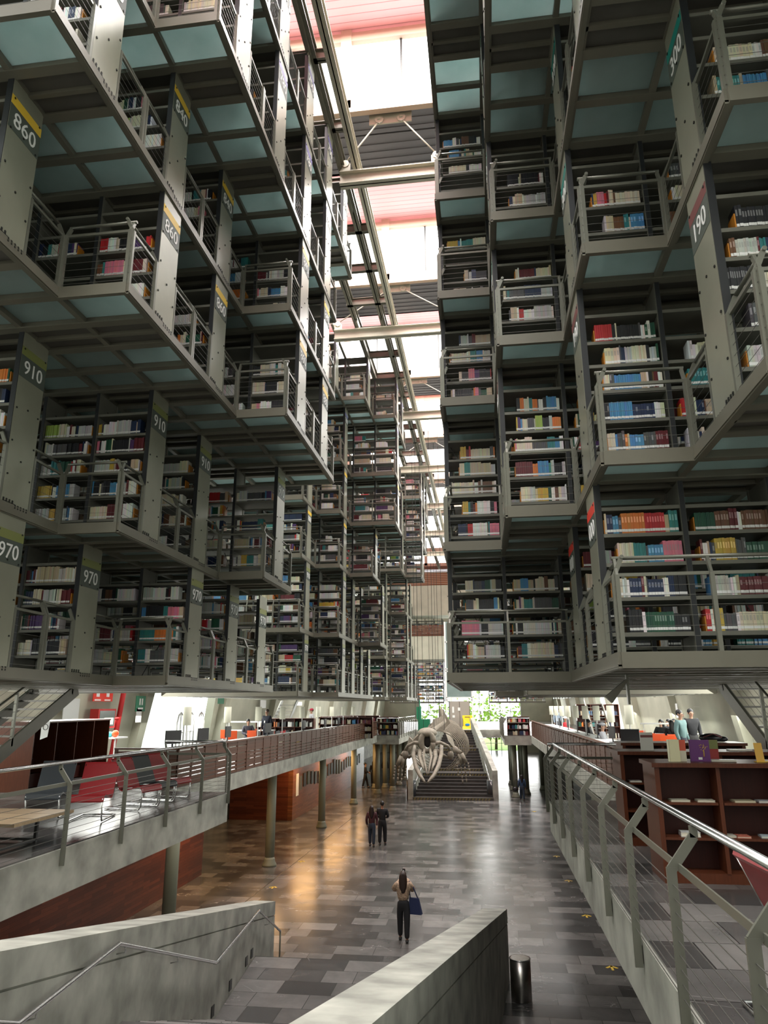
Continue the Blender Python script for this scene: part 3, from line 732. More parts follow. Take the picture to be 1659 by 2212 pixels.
# ---------------------------------------------------------------- near concrete stair with flared walls
def near_wall(name, x17, thick, slope, s, lab):
    """wall running from y=17.6 towards the camera; s: +1 left wall flares away, -1 right"""
    def X(y): return x17+s*.09*(17.6-y)
    y1, y0 = 17.6, -2.0
    zt = lambda y: min(E-4.28+slope*(17.6-y), F+1.0)
    yk = 17.6-(F+1.0-(E-4.28))/slope
    a = thing(name, lab, 'stair wall', (0, 0, 0))
    m = MB(); g = .28
    def seg(ya, yb, top, bot, inset):
        t0, t1 = (inset, thick-inset)
        m.hexa([(X(ya)+s*-t0, ya, bot(ya)), (X(ya)+s*-t1, ya, bot(ya)), (X(yb)+s*-t1, yb, bot(yb)), (X(yb)+s*-t0, yb, bot(yb)),
                (X(ya)+s*-t0, ya, top(ya)), (X(ya)+s*-t1, ya, top(ya)), (X(yb)+s*-t1, yb, top(yb)), (X(yb)+s*-t0, yb, top(yb))])
    for ya, yb in ((y0, yk), (yk, y1)):
        seg(ya, yb, zt, lambda y: zt(y)-g, 0)
        seg(ya, yb, lambda y: zt(y)-g, lambda y: zt(y)-g-.02, .02)
    o1 = m.build('coping', M['concrete'], a); fixn(o1)
    m = MB()
    for ya, yb in ((y0, yk), (yk, y1)): seg(ya, yb, lambda y: zt(y)-g-.02, lambda y: 0, .004)
    o2 = m.build('wall_body', M['concrete'], a); fixn(o2)
near_wall('stair_wall', -4.94, .5, .207, 1, 'low sloping concrete stair wall with steel handrail, lower left')
near_wall('stair_wall', -.22, .51, .186, -1, 'sloping concrete stair wall ending beside the steel bin')
def stair(yf, runs, xl, xr, name, lab, zs, dirn, mt, thick=.5):
    """flights of steps; runs = list of (y_start, y_end, z_start, z_end, n steps)"""
t = thing('stone_stair', 'stone tiled stair in the foreground with a wide landing', 'staircase', (0, 0, 0))
def nx(y): return (-4.94+.09*(17.6-y)+.004, -.22-.09*(17.6-y)-.004)
for (ya, yb, za, zb, n) in ((17.55, 15.15, 0, .80, 5), (12.2, 8.2, .80, 2.25, 9), (6.2, 2.0, 2.25, F, 10)):
    for i in range(n):
        y0 = ya+(yb-ya)*i/n; y1 = ya+(yb-ya)*(i+1)/n; z1 = za+(zb-za)*(i+1)/n
        m = MB(); a, b = nx(y0); c, d = nx(y1); m.hexa([(a, y0, 0), (b, y0, 0), (d, y1, 0), (c, y1, 0), (a, y0, z1), (b, y0, z1), (d, y1, z1), (c, y1, z1)]); fixn(m.build('step', M['stone'], t))
for (ya, yb, z) in ((15.15, 12.2, .80), (8.2, 6.2, 2.25), (2.0, -2, F-.002)):
    m = MB(); a, b = nx(ya); c, d = nx(yb); m.hexa([(a, ya, 0), (b, ya, 0), (d, yb, 0), (c, yb, 0), (a, ya, z), (b, ya, z), (d, yb, z), (c, yb, z)]); fixn(m.build('landing', M['stone'], t))
# wall handrail
def hx(y): return -4.86+.09*(17.6-y)+.03
t = thing('handrail', 'polished steel handrail zigzagging along the lower left stair wall', 'handrail', (0, 0, 0))
pts = [(hx(17.75), 17.75, .02), (hx(17.75), 17.75, E-4.93), (hx(15.3), 15.3, E-3.9), (hx(12.15), 12.15, E-3.85), (hx(8.1), 8.1, E-2.43), (hx(6.1), 6.1, E-2.43), (hx(2.5), 2.5, E-1.0)]
m = MB(); m.tube(pts[1:], .024, 10); m.build('rail', M['chrome'], t)
m = MB(); m.tube(pts[:2], .02, 8); m.build('post', M['rail'], t)
for y, z in ((16.4, -4.36), (14.8, -3.9), (12.4, -3.86), (10.2, -3.17), (8.3, -2.5), (6.4, -2.43)):
    m = MB(); m.tube([(hx(y), y, E+z), (hx(y), y, E+z-.07), (hx(y)-.1, y, E+z-.09)], .008, 6); m.build('bracket', M['chrome'], t)
for i, y in enumerate((14.8, 13.6, 12.5, 15.25)):
    tg = MB(); tg.box(0, -.06, -.08, .012, .06, .08); o = tg.build('step_light', M['bolt']); o.location = (nx(y)[0]+.0, y, .96); o['label'] = 'small recessed step light in left stair wall, %s one' % ordn(i+1); o['category'] = 'light'; o['group'] = 'step lights in the stair wall'
# tactile strips and arrows on the ground floor
for i, (xa, xb) in enumerate(((-4.25, -3.32), (-3.2, -2.3))):
    t = thing('tactile_strip', 'three white tactile lines on the floor, %s set' % ('left' if i == 0 else 'right'), 'floor marking', (xa, 17.72, .001))
    for j in range(3):
        m = MB(); m.box(0, .12*j, 0, xb-xa, .12*j+.035, .006); m.build('line', M['whitepanel'], t)
from_px = None
def gpt(px, py, z=0.0):
    ya, pi, ro = math.radians(7.770), math.radians(15.271), math.radians(-.198)
    f = Vector((-math.sin(ya)*math.cos(pi), math.cos(ya)*math.cos(pi), math.sin(pi))); r = Vector((math.cos(ya), math.sin(ya), 0)); u = r.cross(f)
    r2 = r*math.cos(ro)+u*math.sin(ro); u2 = u*math.cos(ro)-r*math.sin(ro)
    d = f*1542.4+r2*(px-829.5)-u2*(py-1106); k = (z-E)/d.z
    return (d.x*k, d.y*k)
arrm = mat('arrow_tape', (.62, .42, .05), .5)
for i, (px, py) in enumerate(((1322, 2091), (1267, 1979), (1228, 1903), (1202, 1850), (1154, 1753), (590, 1917), (651, 1861), (578, 1990))):
    x, y = gpt(px, py); m = MB(); z = .004
    m.box(-.025, -.16, 0, .025, .14, z); m.prism([(-.14, .0, 0), (-.1, -.04, 0), (0, .06, 0), (.1, -.04, 0), (.14, 0, 0), (0, .15, 0)][::-1], (0, 0, z))
    o = m.build('floor_arrow', arrm); o.location = (x, y, .001); o['label'] = 'yellow arrow sticker on stone floor, %s on the %s side' % (ordn(i+1 if i < 5 else i-4)+' from camera' if i < 5 else ['nearest column two', 'farthest', 'nearest camera'][i-5], 'right' if i < 5 else 'left'); o['category'] = 'arrow'; o['group'] = 'floor arrows'
m = MB(); xa, ya = gpt(530, 1948); xb, yb = gpt(820, 1720); m.bar((xa, ya, .002), (xb, yb, .002), .03, .004); o = m.build('floor_joint', M['bolt']); o['kind'] = 'structure'
# ---------------------------------------------------------------- far stair
t = thing('far_stair', 'dark stone stair with hazard stripes behind the whale skeleton', 'staircase', (XC, 0, 0))
hw = lambda y: 2.5-1.47*(y-47.5)/12.1
stripe = mat('hazard_stripe', (.17, .14, .05), .6)
k = 0
darkstone = mat('dark_stair_stone', (.05, .045, .042), .4, 0, .3, 3)
for (ya, yb, za, zb, n) in ((47.5, 51.0, 0, 1.33, 8), (52.3, 55.4, 1.33, 2.66, 8), (56.4, 59.9, 2.66, F, 7)):
    for i in range(n):
        y0 = ya+(yb-ya)*i/n; y1 = ya+(yb-ya)*(i+1)/n; z1 = za+(zb-za)*(i+1)/n; w0 = hw(y0); w1 = hw(y1)
        m = MB(); m.hexa([(-w0, y0, 0), (w0, y0, 0), (w1, y1, 0), (-w1, y1, 0), (-w0, y0, z1), (w0, y0, z1), (w1, y1, z1), (-w1, y1, z1)]); s_ = m.build('step', darkstone, t)
        m = MB(); m.box(-w0, y0-.01, z1-.03, w0, y0+.03, z1+.004); m.build('nosing', M['bolt'] if i else M['steel'], s_)
        if i == 0 or i == n-1:
            m = MB(); c = -w0+.05
            while c < w0-.2: m.prism([(c, y0-.006, z1-.15), (c+.1, y0-.006, z1-.15), (c+.16, y0-.006, z1-.035), (c+.06, y0-.006, z1-.035)], (0, -.004, 0)); c += .2
            m.build('hazard_stripes', stripe, s_)
for (ya, yb, z) in ((51.0, 52.3, 1.33), (55.4, 56.4, 2.66)):
    w0, w1 = hw(ya), hw(yb); m = MB(); m.hexa([(-w0, ya, 0), (w0, ya, 0), (w1, yb, 0), (-w1, yb, 0), (-w0, ya, z), (w0, ya, z), (w1, yb, z), (-w1, yb, z)]); m.build('landing', darkstone, t)
for s in (-1, 1):
    m = MB(); y0, y1 = 47.6, 59.9; a, b = hw(y0)*s, hw(y1)*s; th = .32*s
    m.hexa([(a, y0, 0), (a+th, y0, 0), (b+th, y1, 0), (b, y1, 0), (a, y0, 1.75), (a+th, y0, 1.75), (b+th, y1, 4.72), (b, y1, 4.72)]); o = m.build('side_wall', M['concrete'], t); fixn(o)
    m = MB(); m.tube([((hw(47.6)-.1)*s, 47.6, .9), ((hw(51)-.1)*s, 51, 2.2), ((hw(52.3)-.1)*s, 52.3, 2.2), ((hw(55.4)-.1)*s, 55.4, 3.5), ((hw(56.4)-.1)*s, 56.4, 3.5), ((hw(59.9)-.1)*s, 59.9, 4.7)], .025, 6); m.build('handrail', M['chrome'], t)
# ---------------------------------------------------------------- upper floor railings with cables
def mezz_rail(x0, y0, x1, y1, inw, label, step, ncab=9, first=0):
    a = Vector((x0, y0, F)); d = Vector((x1, y1, F))-a; L = d.length; d.normalize(); inw = Vector(inw)
    root = thing('steel_railing', label, 'railing', a)
    n = int(round(L/step)); out = -inw*.03
    for i in range(n+1):
        q = d*(L*i/n)
        m = MB(); m.bar(q+out+Vector((0,0,-.22)), q+out+Vector((0,0,.80)), .062, .022, inw.cross(d)*0+d)
        m.bar(q+out+Vector((0,0,.785)), q+inw*.13+Vector((0,0,.99)), .062, .02, d)
        m.bar(q+inw*.13+Vector((0,0,.98)), q+inw*.13+Vector((0,0,1.05)), .05, .02, d)
        p = m.build('post', M['rail'], root)
        m = MB(); m.bar(q+out*.3+d*.045+Vector((0,0,-.19)), q+out*.3+d*.045+Vector((0,0,-.07)), .03, .05, d)
        m.build('anchor_plate', M['rail'], p)
    m = MB(); m.tube([inw*.14+Vector((0,0,1.07)), d*L+inw*.14+Vector((0,0,1.07))], .026, 12); m.build('top_rail', M['chrome'], root)
    m = MB(); m.bar(inw*.02+Vector((0,0,.80)), d*L+inw*.02+Vector((0,0,.80)), .05, .012, inw); m.build('flat_rail', M['rail'], root)
    for j in range(ncab):
        z = .06+j*.08; m = MB(); m.bar(out+Vector((0,0,z)), d*L+out+Vector((0,0,z)), .005, .005); m.build('cable', M['cable'], root)
mezz_rail(1.17, 2.3, 1.17, 15.5, (1, 0, 0), 'steel cable railing of the right gallery, nearest to camera', 1.4)
mezz_rail(1.2, 15.55, 2.8, 15.55, (0, -1, 0), 'short end railing of the right gallery behind the bookcases', 1.6)
mezz_rail(-5.69, 3.3, -5.69, 16.1, (-1, 0, 0), 'steel cable railing of the left gallery before the lounge chairs', 1.6)
mezz_rail(-5.75, 16.15, -7.15, 16.15, (0, -1, 0), 'short end railing of the left gallery', 1.4)
mezz_rail(-5.76, 49.1, -5.76, 61.8, (-1, 0, 0), 'railing along the left island deck beside the whale', 1.4, 5)
mezz_rail(-7.2, 49.05, -5.8, 49.05, (0, 1, 0), 'railing at the camera end of the left island deck', 1.4, 5)
mezz_rail(1.11, 48.6, 1.11, 61.8, (1, 0, 0), 'railing along the right island deck', 1.4, 5)
mezz_rail(1.15, 48.55, 2.75, 48.55, (0, 1, 0), 'railing at the camera end of the right island deck', 1.4, 5)
# ---------------------------------------------------------------- cross bridges over the nave end, far shelves, elevator
def bridge(y, z0, z1, z2, lab, lit):
    t = thing('concrete_bridge', lab, 'bridge', (0, y, z0))
    m = MB(); m.box(-12.7, 0, 0, 8.4, 3, z1-z0); m.build('concrete_beam', M['concrete_wall'], t)
    m = MB()
    for j in range(7): m.box(-12.7, -.03, z1-z0+j*(z2-z1)/7, 8.4, .0, z1-z0+(j+.8)*(z2-z1)/7)
    m.build('slatted_parapet', M['wood_lit'] if lit else M['slat'], t)  # lit parapet: its orange light is in the plank colour only
bridge(66, E+4.15, E+6.25, E+7.25, 'lower concrete bridge with red slatted parapet across the nave', False)
bridge(78, E+9.6, E+12.9, E+14.3, 'upper concrete bridge with lit orange wooden parapet', True)
bridge(86, E+13.0, E+15.8, E+16.6, 'topmost concrete bridge near the end wall', False)
t = thing('elevator', 'glazed elevator shaft with grey doors at the stair head', 'elevator', (-2.2, 63.2, F))
m = MB()
for x in (-1.1, 1.1): m.box(x-.07, 0, 0, x+.07, .14, 9)
for z in (2.3, 2.5, 4.7, 4.9, 7.2): m.box(-1.1, 0, z, 1.1, .12, z+.1)
m.build('frame', M['whitepanel'], t)
m = MB(); m.box(-.85, .02, 0, .85, .1, 2.25); e_ = m.build('doors', mat('elevator_doors', (.34, .31, .27), .4), t)
m = MB(); m.box(-.01, .0, 0, .01, .03, 2.2); m.box(-.87, 0, 0, -.84, .03, 2.25); m.box(.84, 0, 0, .87, .03, 2.25); m.build('door_joint', M['bolt'], e_)
for x, z, w, h in ((-.55, 1.55, .16, .5), (-.05, 1.6, .2, .26), (-.52, 1.0, .2, .2), (.98, 1.9, .14, .3)):
    m = MB(); m.box(x-w/2, -.01, z-h/2, x+w/2, .02, z+h/2); m.build('notice', M['whitepanel'], t)
m = MB(); m.box(-1.05, .06, 2.6, 1.05, .07, 9); m.build('glass', M['glass'], t)
t = thing('caution_sign', 'yellow folding caution sign before the elevator', 'sign', (-1.55, 62.2, F))
ym = mat('caution_yellow', (.85, .62, .02), .5)
m = MB(); m.prism([(-.42, 0, 0), (.42, 0, 0), (.42, .1, .2), (.34, .12, .25), (.34, .2, .8), (.42, .22, .9), (.42, .24, 1.1), (-.42, .24, 1.1), (-.42, .22, .9), (-.34, .2, .8), (-.34, .12, .25), (-.42, .1, .2)], (0, .02, 0)); m.build('front_panel', ym, t)
m = MB(); m.prism([(-.4, .5, 0), (.4, .5, 0), (.38, .27, 1.05), (-.38, .27, 1.05)], (0, .02, 0)); m.build('rear_panel', ym, t)
m = MB(); m.ball((0, .07, .35), .2, .03, .11); m.build('blue_oval', mat('blue_print', (.02, .2, .5), .5), t)
m = MB(); m.box(-.22, .2, .93, .22, .215, .99); m.build('text_bar', M['maroon'], t)
# ---------------------------------------------------------------- placing by sight line at a known distance
def at(px, py, y):
    ya, pi, ro = math.radians(7.770), math.radians(15.271), math.radians(-.198)
    f = Vector((-math.sin(ya)*math.cos(pi), math.cos(ya)*math.cos(pi), math.sin(pi))); r = Vector((math.cos(ya), math.sin(ya), 0)); u = r.cross(f)
    r2 = r*math.cos(ro)+u*math.sin(ro); u2 = u*math.cos(ro)-r*math.sin(ro)
    d = f*1542.4+r2*(px-829.5)-u2*(py-1106); k = y/d.y
    return Vector((d.x*k, y, E+d.z*k))
def part(root, name, mb, mt, **kw): return mb.build(name, mt, root, **kw)
# ---------------------------------------------------------------- whale skeleton
def whale():
    t = thing('whale_skeleton', 'large grey whale skeleton hanging head down before the far stair', 'skeleton', (0, 0, 0))
    P = at
    sk = MB()
    Y = 37.6
    # cranium: bony ring round the dark blow hole
    c = P(923, 1604, Y); ring = []
    for k in range(25):
        a = 2*math.pi*k/24; ring.append(c+Vector((.30*math.cos(a), .0, .42*math.sin(a)+(.06 if math.sin(a) > 0 else 0))))
    sk.tube(ring, [.11+.04*math.cos(2*math.pi*k/24*1) ** 2 for k in range(25)], 8)
    top = P(923, 1583, Y+.6); sk.ball(top, .5, .8, .26, 14, 9)
    for s in (-1, 1):
        a = c+Vector((s*.3, 0, -.05)); sk.tube([a, a+Vector((s*.35, .1, .05)), a+Vector((s*.72, .2, -.12)), a+Vector((s*.86, .3, -.42))], [.12, .08, .075, .11], 8)
        sk.ball(a+Vector((s*.84, .3, -.55)), .16, .2, .24)
        sk.tube([a+Vector((s*.1, .1, -.3)), a+Vector((s*.45, .25, -.55)), a+Vector((s*.7, .3, -.7))], [.12, .08, .07], 7)
    S = part(t, 'skull', sk, M['bone'])
    m = MB(); m.ball(c+Vector((0, .06, .04)), .2, .08, .28); part(S, 'blow_hole', m, M['bone_dark'])
    tip = P(924, 1672, 35.4)
    for s in (-1, 1):
        m = MB(); a = c+Vector((s*.14, -.1, -.3)); m.tube([a, a.lerp(tip, .35)+Vector((s*.1, 0, 0)), a.lerp(tip, .7)+Vector((s*.06, 0, 0)), tip+Vector((s*.035, 0, 0))], [.065, .06, .05, .03], 8)
        part(S, 'inner_rostrum', m, M['bone'])
        m = MB(); a = c+Vector((s*.36, 0, -.3)); b = tip+Vector((s*.16, .1, .12))
        pts = [a, a.lerp(b, .35)+Vector((s*.1, 0, 0)), a.lerp(b, .7)+Vector((s*.06, 0, 0)), b]
        m.loft([[p+Vector((-w, 0, 0)), p+Vector((0, -.06, 0)), p+Vector((w, 0, 0)), p+Vector((0, .07, 0))] for p, w in zip(pts, (.12, .115, .09, .035))]); part(S, 'outer_rostrum', m, M['bone'])
        # lower jaw
        q = ([(896, 1612, 38.2), (893, 1632, 37.4), (899, 1658, 36.4), (908, 1676, 35.6), (918, 1690, 34.8)] if s < 0 else [(954, 1608, 38.2), (953, 1630, 37.4), (947, 1655, 36.4), (936, 1676, 35.6), (924, 1690, 34.8)])
        m = MB(); m.tube([P(*a) for a in q], [.085, .11, .11, .095, .045], 10); part(t, 'lower_jaw', m, M['bone'])
        # shoulder blade
        q = [(884, 1592, 40), (878, 1612, 40), (874, 1628, 40.2), (888, 1618, 39.6), (892, 1600, 39.4)] if s < 0 else [(962, 1582, 40), (974, 1586, 40.4), (978, 1612, 40.2), (984, 1620, 40), (968, 1600, 39.6)]
        m = MB(); m.prism([P(*a) for a in q], (.02, .12, .02)); part(t, 'shoulder_blade', m, M['bone'])
        # flipper
        sh = P(876, 1626, 40) if s < 0 else P(981, 1617, 40); el = P(868, 1634, 39.8) if s < 0 else P(996, 1628, 39.8)
        m = MB(); m.tube([sh, el], [.17, .14], 8); m.tube([el, el+Vector((s*.25, 0, -.45))], [.13, .1], 8); m.tube([el+Vector((-s*.1, 0, 0)), el+Vector((s*.02, 0, -.5))], [.1, .09], 8)
        fl = part(t, 'flipper', m, M['bone'])
        for k in range(4):
            m = MB(); a = el+Vector((s*(.36-.2*k), 0, -.45)); L = (.75, 1.0, 1.05, .7)[k]
            for j in range(5): m.tube([a+Vector((s*.02*j, 0, -L*j/5)), a+Vector((s*.02*j, 0, -L*(j+.8)/5))], [.05, .035], 6)
            part(fl, 'finger_bones', m, M['bone'])
    # spine and ribs
    N = 34
    for i in range(N):
        f = i/(N-1); y = 39.2+19.3*f
        px = 936+24*min(1, f*2.6)-12*max(0, f-.4); py = 1578-46*f
        p = P(px, py, y); r = .17*(1-.62*f)
        m = MB(); m.lathe(Vector((0, 0, 0)), [(r*.8, -.16), (r, -.1), (r*.85, 0), (r, .1), (r*.8, .16)], 10)
        m.v = [(v[0]+p.x, v[2]+p.y, v[1]+p.z) for v in m.v]
        m.bar(p+Vector((0, 0, r*.5)), p+Vector((0, .16, r+.36*(1-.5*f))), .05, .18, (0, 1, 0))
        for s in (-1, 1): m.bar(p+Vector((s*r*.6, 0, 0)), p+Vector((s*(r+.3*(1-.6*f)), .04, -.04)), .14, .05)
        fixn(part(t, 'vertebra', m, M['bone']))
        if 0 < i < 19:
            g = (i-1)/17; w = 1.15+.5*math.sin(math.pi*min(1, g*1.1+.1)); h = 1.5+.75*math.sin(math.pi*min(1, g+.18)); 
            for s in (-1, 1):
                pts = []
                for k in range(9):
                    a = math.pi*.5-math.pi*.86*k/8; pts.append(p+Vector((s*w*math.cos(a)*(.92 if k > 5 else 1), .1*k/8*1.5, -h*.5+h*.5*math.sin(a)-.02*k)))
                m = MB(); m.tube(pts, [.042, .038, .036, .034, .032, .03, .028, .025, .02], 6); part(t, 'rib', m, M['bone'])
    return t
whale()
cb = thing('suspension_cables', 'thin dark suspension cables holding the whale skeleton', 'cable', (0, 0, 0))
for px, py, y in ((905, 1585, 38), (938, 1580, 38.5), (915, 1580, 41), (950, 1575, 44), (930, 1570, 48), (944, 1560, 53), (960, 1585, 40.5), (898, 1590, 40.5)):
    p = at(px, py, y); m = MB(); m.bar(p, Vector((p.x, p.y, 22.3)), .022, .022, (0, 1, 0)); m.build('cable', M['dark'], cb)
# ---------------------------------------------------------------- people
def skinned(verts, edges, radii, mt, parent, name, sub=1):
    me = bpy.data.meshes.new('t'); me.from_pydata([tuple(v) for v in verts], edges, []); o = bpy.data.objects.new('t', me); COL.objects.link(o)
    sm = o.modifiers.new('s', 'SKIN'); sv = me.skin_vertices[0].data if me.skin_vertices else None
    if sv is None:
        bm = bmesh.new(); bm.from_mesh(me); bm.verts.layers.skin.verify(); bm.to_mesh(me); bm.free(); sv = me.skin_vertices[0].data
    for i, r in enumerate(radii):
        rr = r if isinstance(r, tuple) else (r, r); sv[i].radius = rr; sv[i].use_root = (i == 0)
    sm.use_smooth_shade = True
    ss = o.modifiers.new('u', 'SUBSURF'); ss.levels = sub; ss.render_levels = sub
    dg = bpy.context.evaluated_depsgraph_get(); m2 = bpy.data.meshes.new_from_object(o.evaluated_get(dg)); bpy.data.objects.remove(o)
    m2.name = name; m2.materials.clear(); m2.materials.append(mt)
    return put(name, m2, parent)
SKIN = mat('skin', (.42, .24, .16), .6)
CM = {}
def cm(n, c, r=.8):
    if n not in CM: CM[n] = mat('cloth_'+n, c, r)
    return CM[n]
def person(label, loc, rz, H, top, legs, hair, pose='stand', arms='down', stride=.0, hat=None, long_hair=False, shoe=(.02, .02, .02), crop=False, puff=0, group='visitors'):
    """faces local -Y when rz = 0"""
    t = thing('person', label, 'person', loc, rz, group)
    s = H/1.75; V = lambda x, y, z: Vector((x, y, z))*s
    hip = .92; sit = pose == 'sit'
    if sit: hip = .46
    dz = hip-.92
    pel = V(0, 0, hip); ch = V(0, (-.02 if not sit else -.05), 1.28+dz); nk = V(0, -.0, 1.48+dz); hd = V(0, -.02, 1.62+dz)
    def leg(sg):
        st = stride*sg
        if sit: return [V(sg*.1, 0, hip), V(sg*.11, -.42, hip+.02), V(sg*.11, -.44, .08), V(sg*.11, -.6, .04)]
        return [V(sg*.09, 0, .88), V(sg*.1, -st*.5-.03*(st > 0), .49), V(sg*.1, -st, .09), V(sg*.11, -st-.13, .035)]
    def arm(sg):
        sh = V(sg*.19, 0, 1.42+dz)
        if arms == 'down': return [sh, V(sg*.245, .03, 1.14+dz), V(sg*.25, -.06, .88+dz)]
        if arms == 'phone': return [sh, V(sg*.27, -.16, 1.24+dz), V(sg*.07, -.34, 1.50+dz)]
        if arms == 'table': return [sh, V(sg*.27, -.1, 1.14+dz), V(sg*.12, -.36, 1.10+dz)]
        if arms == 'hold': return [sh, V(sg*.25, .0, 1.15+dz), V(sg*.14, -.25, 1.08+dz)]
        if arms == 'swing': return [sh, V(sg*.24, .06*sg, 1.14+dz), V(sg*.25, -.05-.12*sg, .9+dz)]
    vs = [pel, ch, nk, V(0, -.02, 1.55+dz), hd, V(0, -.015, 1.70+dz)]; es = [(0,1),(1,2),(2,3),(3,4),(4,5)]; rs = [(.11*s,.085*s), (.13*s,.095*s), .05*s, .056*s, (.078*s,.098*s), (.06*s,.075*s)]
    hands = []
    for sg in (-1, 1):
        L = leg(sg); b = len(vs); vs += L; es += [(0, b), (b, b+1), (b+1, b+2), (b+2, b+3)]; rs += [.085*s, .06*s, .042*s, .035*s]
        A = arm(sg); b = len(vs); vs += A; es += [(1, b), (b, b+1), (b+1, b+2)]; rs += [.05*s, .042*s, .028*s]
        d = (A[2]-A[1]).normalized(); side = Vector((sg, 0, 0)) if abs(d.x) < .8 else Vector((0, 0, 1)); side = (side-d*side.dot(d)).normalized(); w = d.cross(side)
        palm = A[2]+d*.07*s; vs.append(palm); es.append((b+2, len(vs)-1)); rs.append((.036*s, .018*s)); pb = len(vs)-1
        for f, (o_, l_) in enumerate(((-.03, .062), (-.01, .075), (.01, .07), (.03, .055))):
            k = palm+w*o_*s+d*.035*s; vs += [k, k+d*l_*.6*s-side*.018*s]; n_ = len(vs); es += [(pb, n_-2), (n_-2, n_-1)]; rs += [.009*s, .007*s]
        k = palm-side*.02*s-w*.035*s; vs += [k, k+d*.03*s-w*.03*s]; n_ = len(vs); es += [(pb, n_-2), (n_-2, n_-1)]; rs += [.011*s, .009*s]
        hands.append(palm)
    body = skinned(vs, es, rs, SKIN, t, 'body', 1)
    # clothing: top
    vs = [V(0, 0, hip-.10 if not crop else hip+.07), V(0, -.01, 1.1+dz), ch, V(0, 0, 1.43+dz)]; es = [(0,1),(1,2),(2,3)]; rs = [(.165*s,.13*s), (.155*s,.125*s), (.2*s,.14*s), (.1*s,.085*s)]
    for sg in (-1, 1):
        A = arm(sg); b = len(vs); A[0] = A[0]+V(-sg*.0, 0, .0); vs += [A[0], A[1], A[1].lerp(A[2], 1.0)]; es += [(2, b), (b, b+1), (b+1, b+2)]; rs += [(.085+puff*.5)*s, (.066+puff)*s, (.05+puff*.7)*s]
    skinned(vs, es, rs, top, t, 'top', 1)
    vs = [V(0, 0, hip+.15), V(0, 0, hip-.0)]; es = [(0, 1)]; rs = [(.14*s,.11*s), (.175*s,.135*s)]
    for sg in (-1, 1):
        L = leg(sg); b = len(vs); vs += L[:3]; vs[-1] = L[1].lerp(L[2], 1.0); es += [(1, b), (b, b+1), (b+1, b+2)]; rs += [.12*s, .092*s, .072*s]
    skinned(vs, es, rs, legs, t, 'trousers', 1)
    for sg in (-1, 1):
        L = leg(sg); m = MB(); a = L[2]; z0 = min(a.z, .1*s)-.085*s if not sit else 0
        m.ball(Vector((a.x, a.y-.05*s, max(z0, 0)+.04*s)), .05*s, .14*s, .04*s, 10, 6); m.build('shoe', cm('shoe%s' % (shoe,), shoe), t)
    # hair and head details
    m = MB(); m.ball(V(0, .022, 1.678+dz), .093*s, .1*s, .1*s, 12, 8)
    if long_hair:
        m.loft([[V(x*w_, .085+y_*.03, z+dz) for x, y_ in ((-1, 0), (-.5, 1), (.5, 1), (1, 0), (.5, -.8), (-.5, -.8))] for z, w_ in ((1.74, .06), (1.66, .105), (1.5, .115), (1.36, .1), (1.22, .05))])
    m.build('hair', cm('hair%s' % (hair,), hair, .5), t)
    m = MB()
    for sg in (-1, 1): m.ball(V(sg*.032, -.108, 1.635+dz), .012*s)
    m.build('eyes', M['black'], body)
    m = MB(); m.ball(V(0, -.122, 1.605+dz), .014*s, .018*s, .022*s); m.build('nose', SKIN, body)
    m = MB(); m.ball(V(0, -.11, 1.565+dz), .026*s, .01*s, .007*s); m.build('mouth', cm('lips', (.3, .08, .07)), body)
    for sg in (-1, 1):
        m = MB(); m.ball(V(sg*.088, 0, 1.625+dz), .012*s, .02*s, .03*s); m.build('ear', SKIN, body)
    if hat:
        m = MB(); m.ball(V(0, 0, 1.70+dz), .108*s, .12*s, .075*s); m.box(-.07*s, -.2*s, (1.68+dz)*s, .07*s, -.08*s, (1.695+dz)*s); m.build('cap', hat, t)
    return t, hands, s
def gp(px, py, z=0): 
    x, y = gpt(px, py, z); return (x, y, z)
printed = mat('patterned_blouse', (.36, .25, .17), .8, 0, .6, 28)
w0, hands, s = person('woman seen from behind photographing with raised phone, patterned blouse, black trousers', gp(872, 2034), math.radians(183), 1.58, printed, cm('black', (.008,.008,.01)), (.03,.015,.01), arms='phone', stride=.14, long_hair=True, crop=True, puff=.025)
R = w0.matrix_basis
R = Matrix.Translation(w0.location) @ Matrix.Rotation(w0.rotation_euler[2], 4, 'Z')
hp = R @ ((hands[0]+hands[1])/2)
m = MB(); m.box(-.038, -.005, 0, .038, .005, .15); o = m.build('phone', M['black']); o.location = hp+Vector((0, .0, .03)); o['label'] = 'black phone held up by the woman in patterned blouse'; o['category'] = 'phone'
m = MB(); m.box(-.02, -.008, .03, .006, -.005, .12); m.build('lit_screen', M['whitepanel'], o)
t = thing('tote_bag', 'dark blue tote bag hanging from right shoulder of the woman with raised phone', 'bag', Vector(w0.location)+Vector((.27, .02, .62)), -.2)
bl = cm('navybag', (.012, .02, .07))
m = MB(); m.hexa([(-.13, -.07, 0), (.2, -.07, .0), (.2, .07, .0), (-.13, .07, 0), (-.12, -.03, .36), (.12, -.03, .36), (.12, .03, .36), (-.12, .03, .36)]); m.build('bag_body', bl, t)
m = MB(); m.tube([(-.1, 0, .35), (-.13, 0, .6), (-.12, 0, .74), (-.02, 0, .6), (.1, 0, .35)], .014, 6); m.build('strap', bl, t)
person('woman in dark red top and jeans walking away beside man in black', gp(803, 1829), math.radians(178), 1.58, cm('wine', (.05,.01,.012)), cm('jeans', (.02,.03,.05)), (.02,.01,.008), arms='swing', stride=.1, long_hair=True)
person('man in black jacket walking away beside the woman in jeans', gp(826, 1826), math.radians(176), 1.72, cm('black2', (.01,.01,.012)), cm('black', (.008,.008,.01)), (.012,.01,.01), arms='hold', stride=-.08)
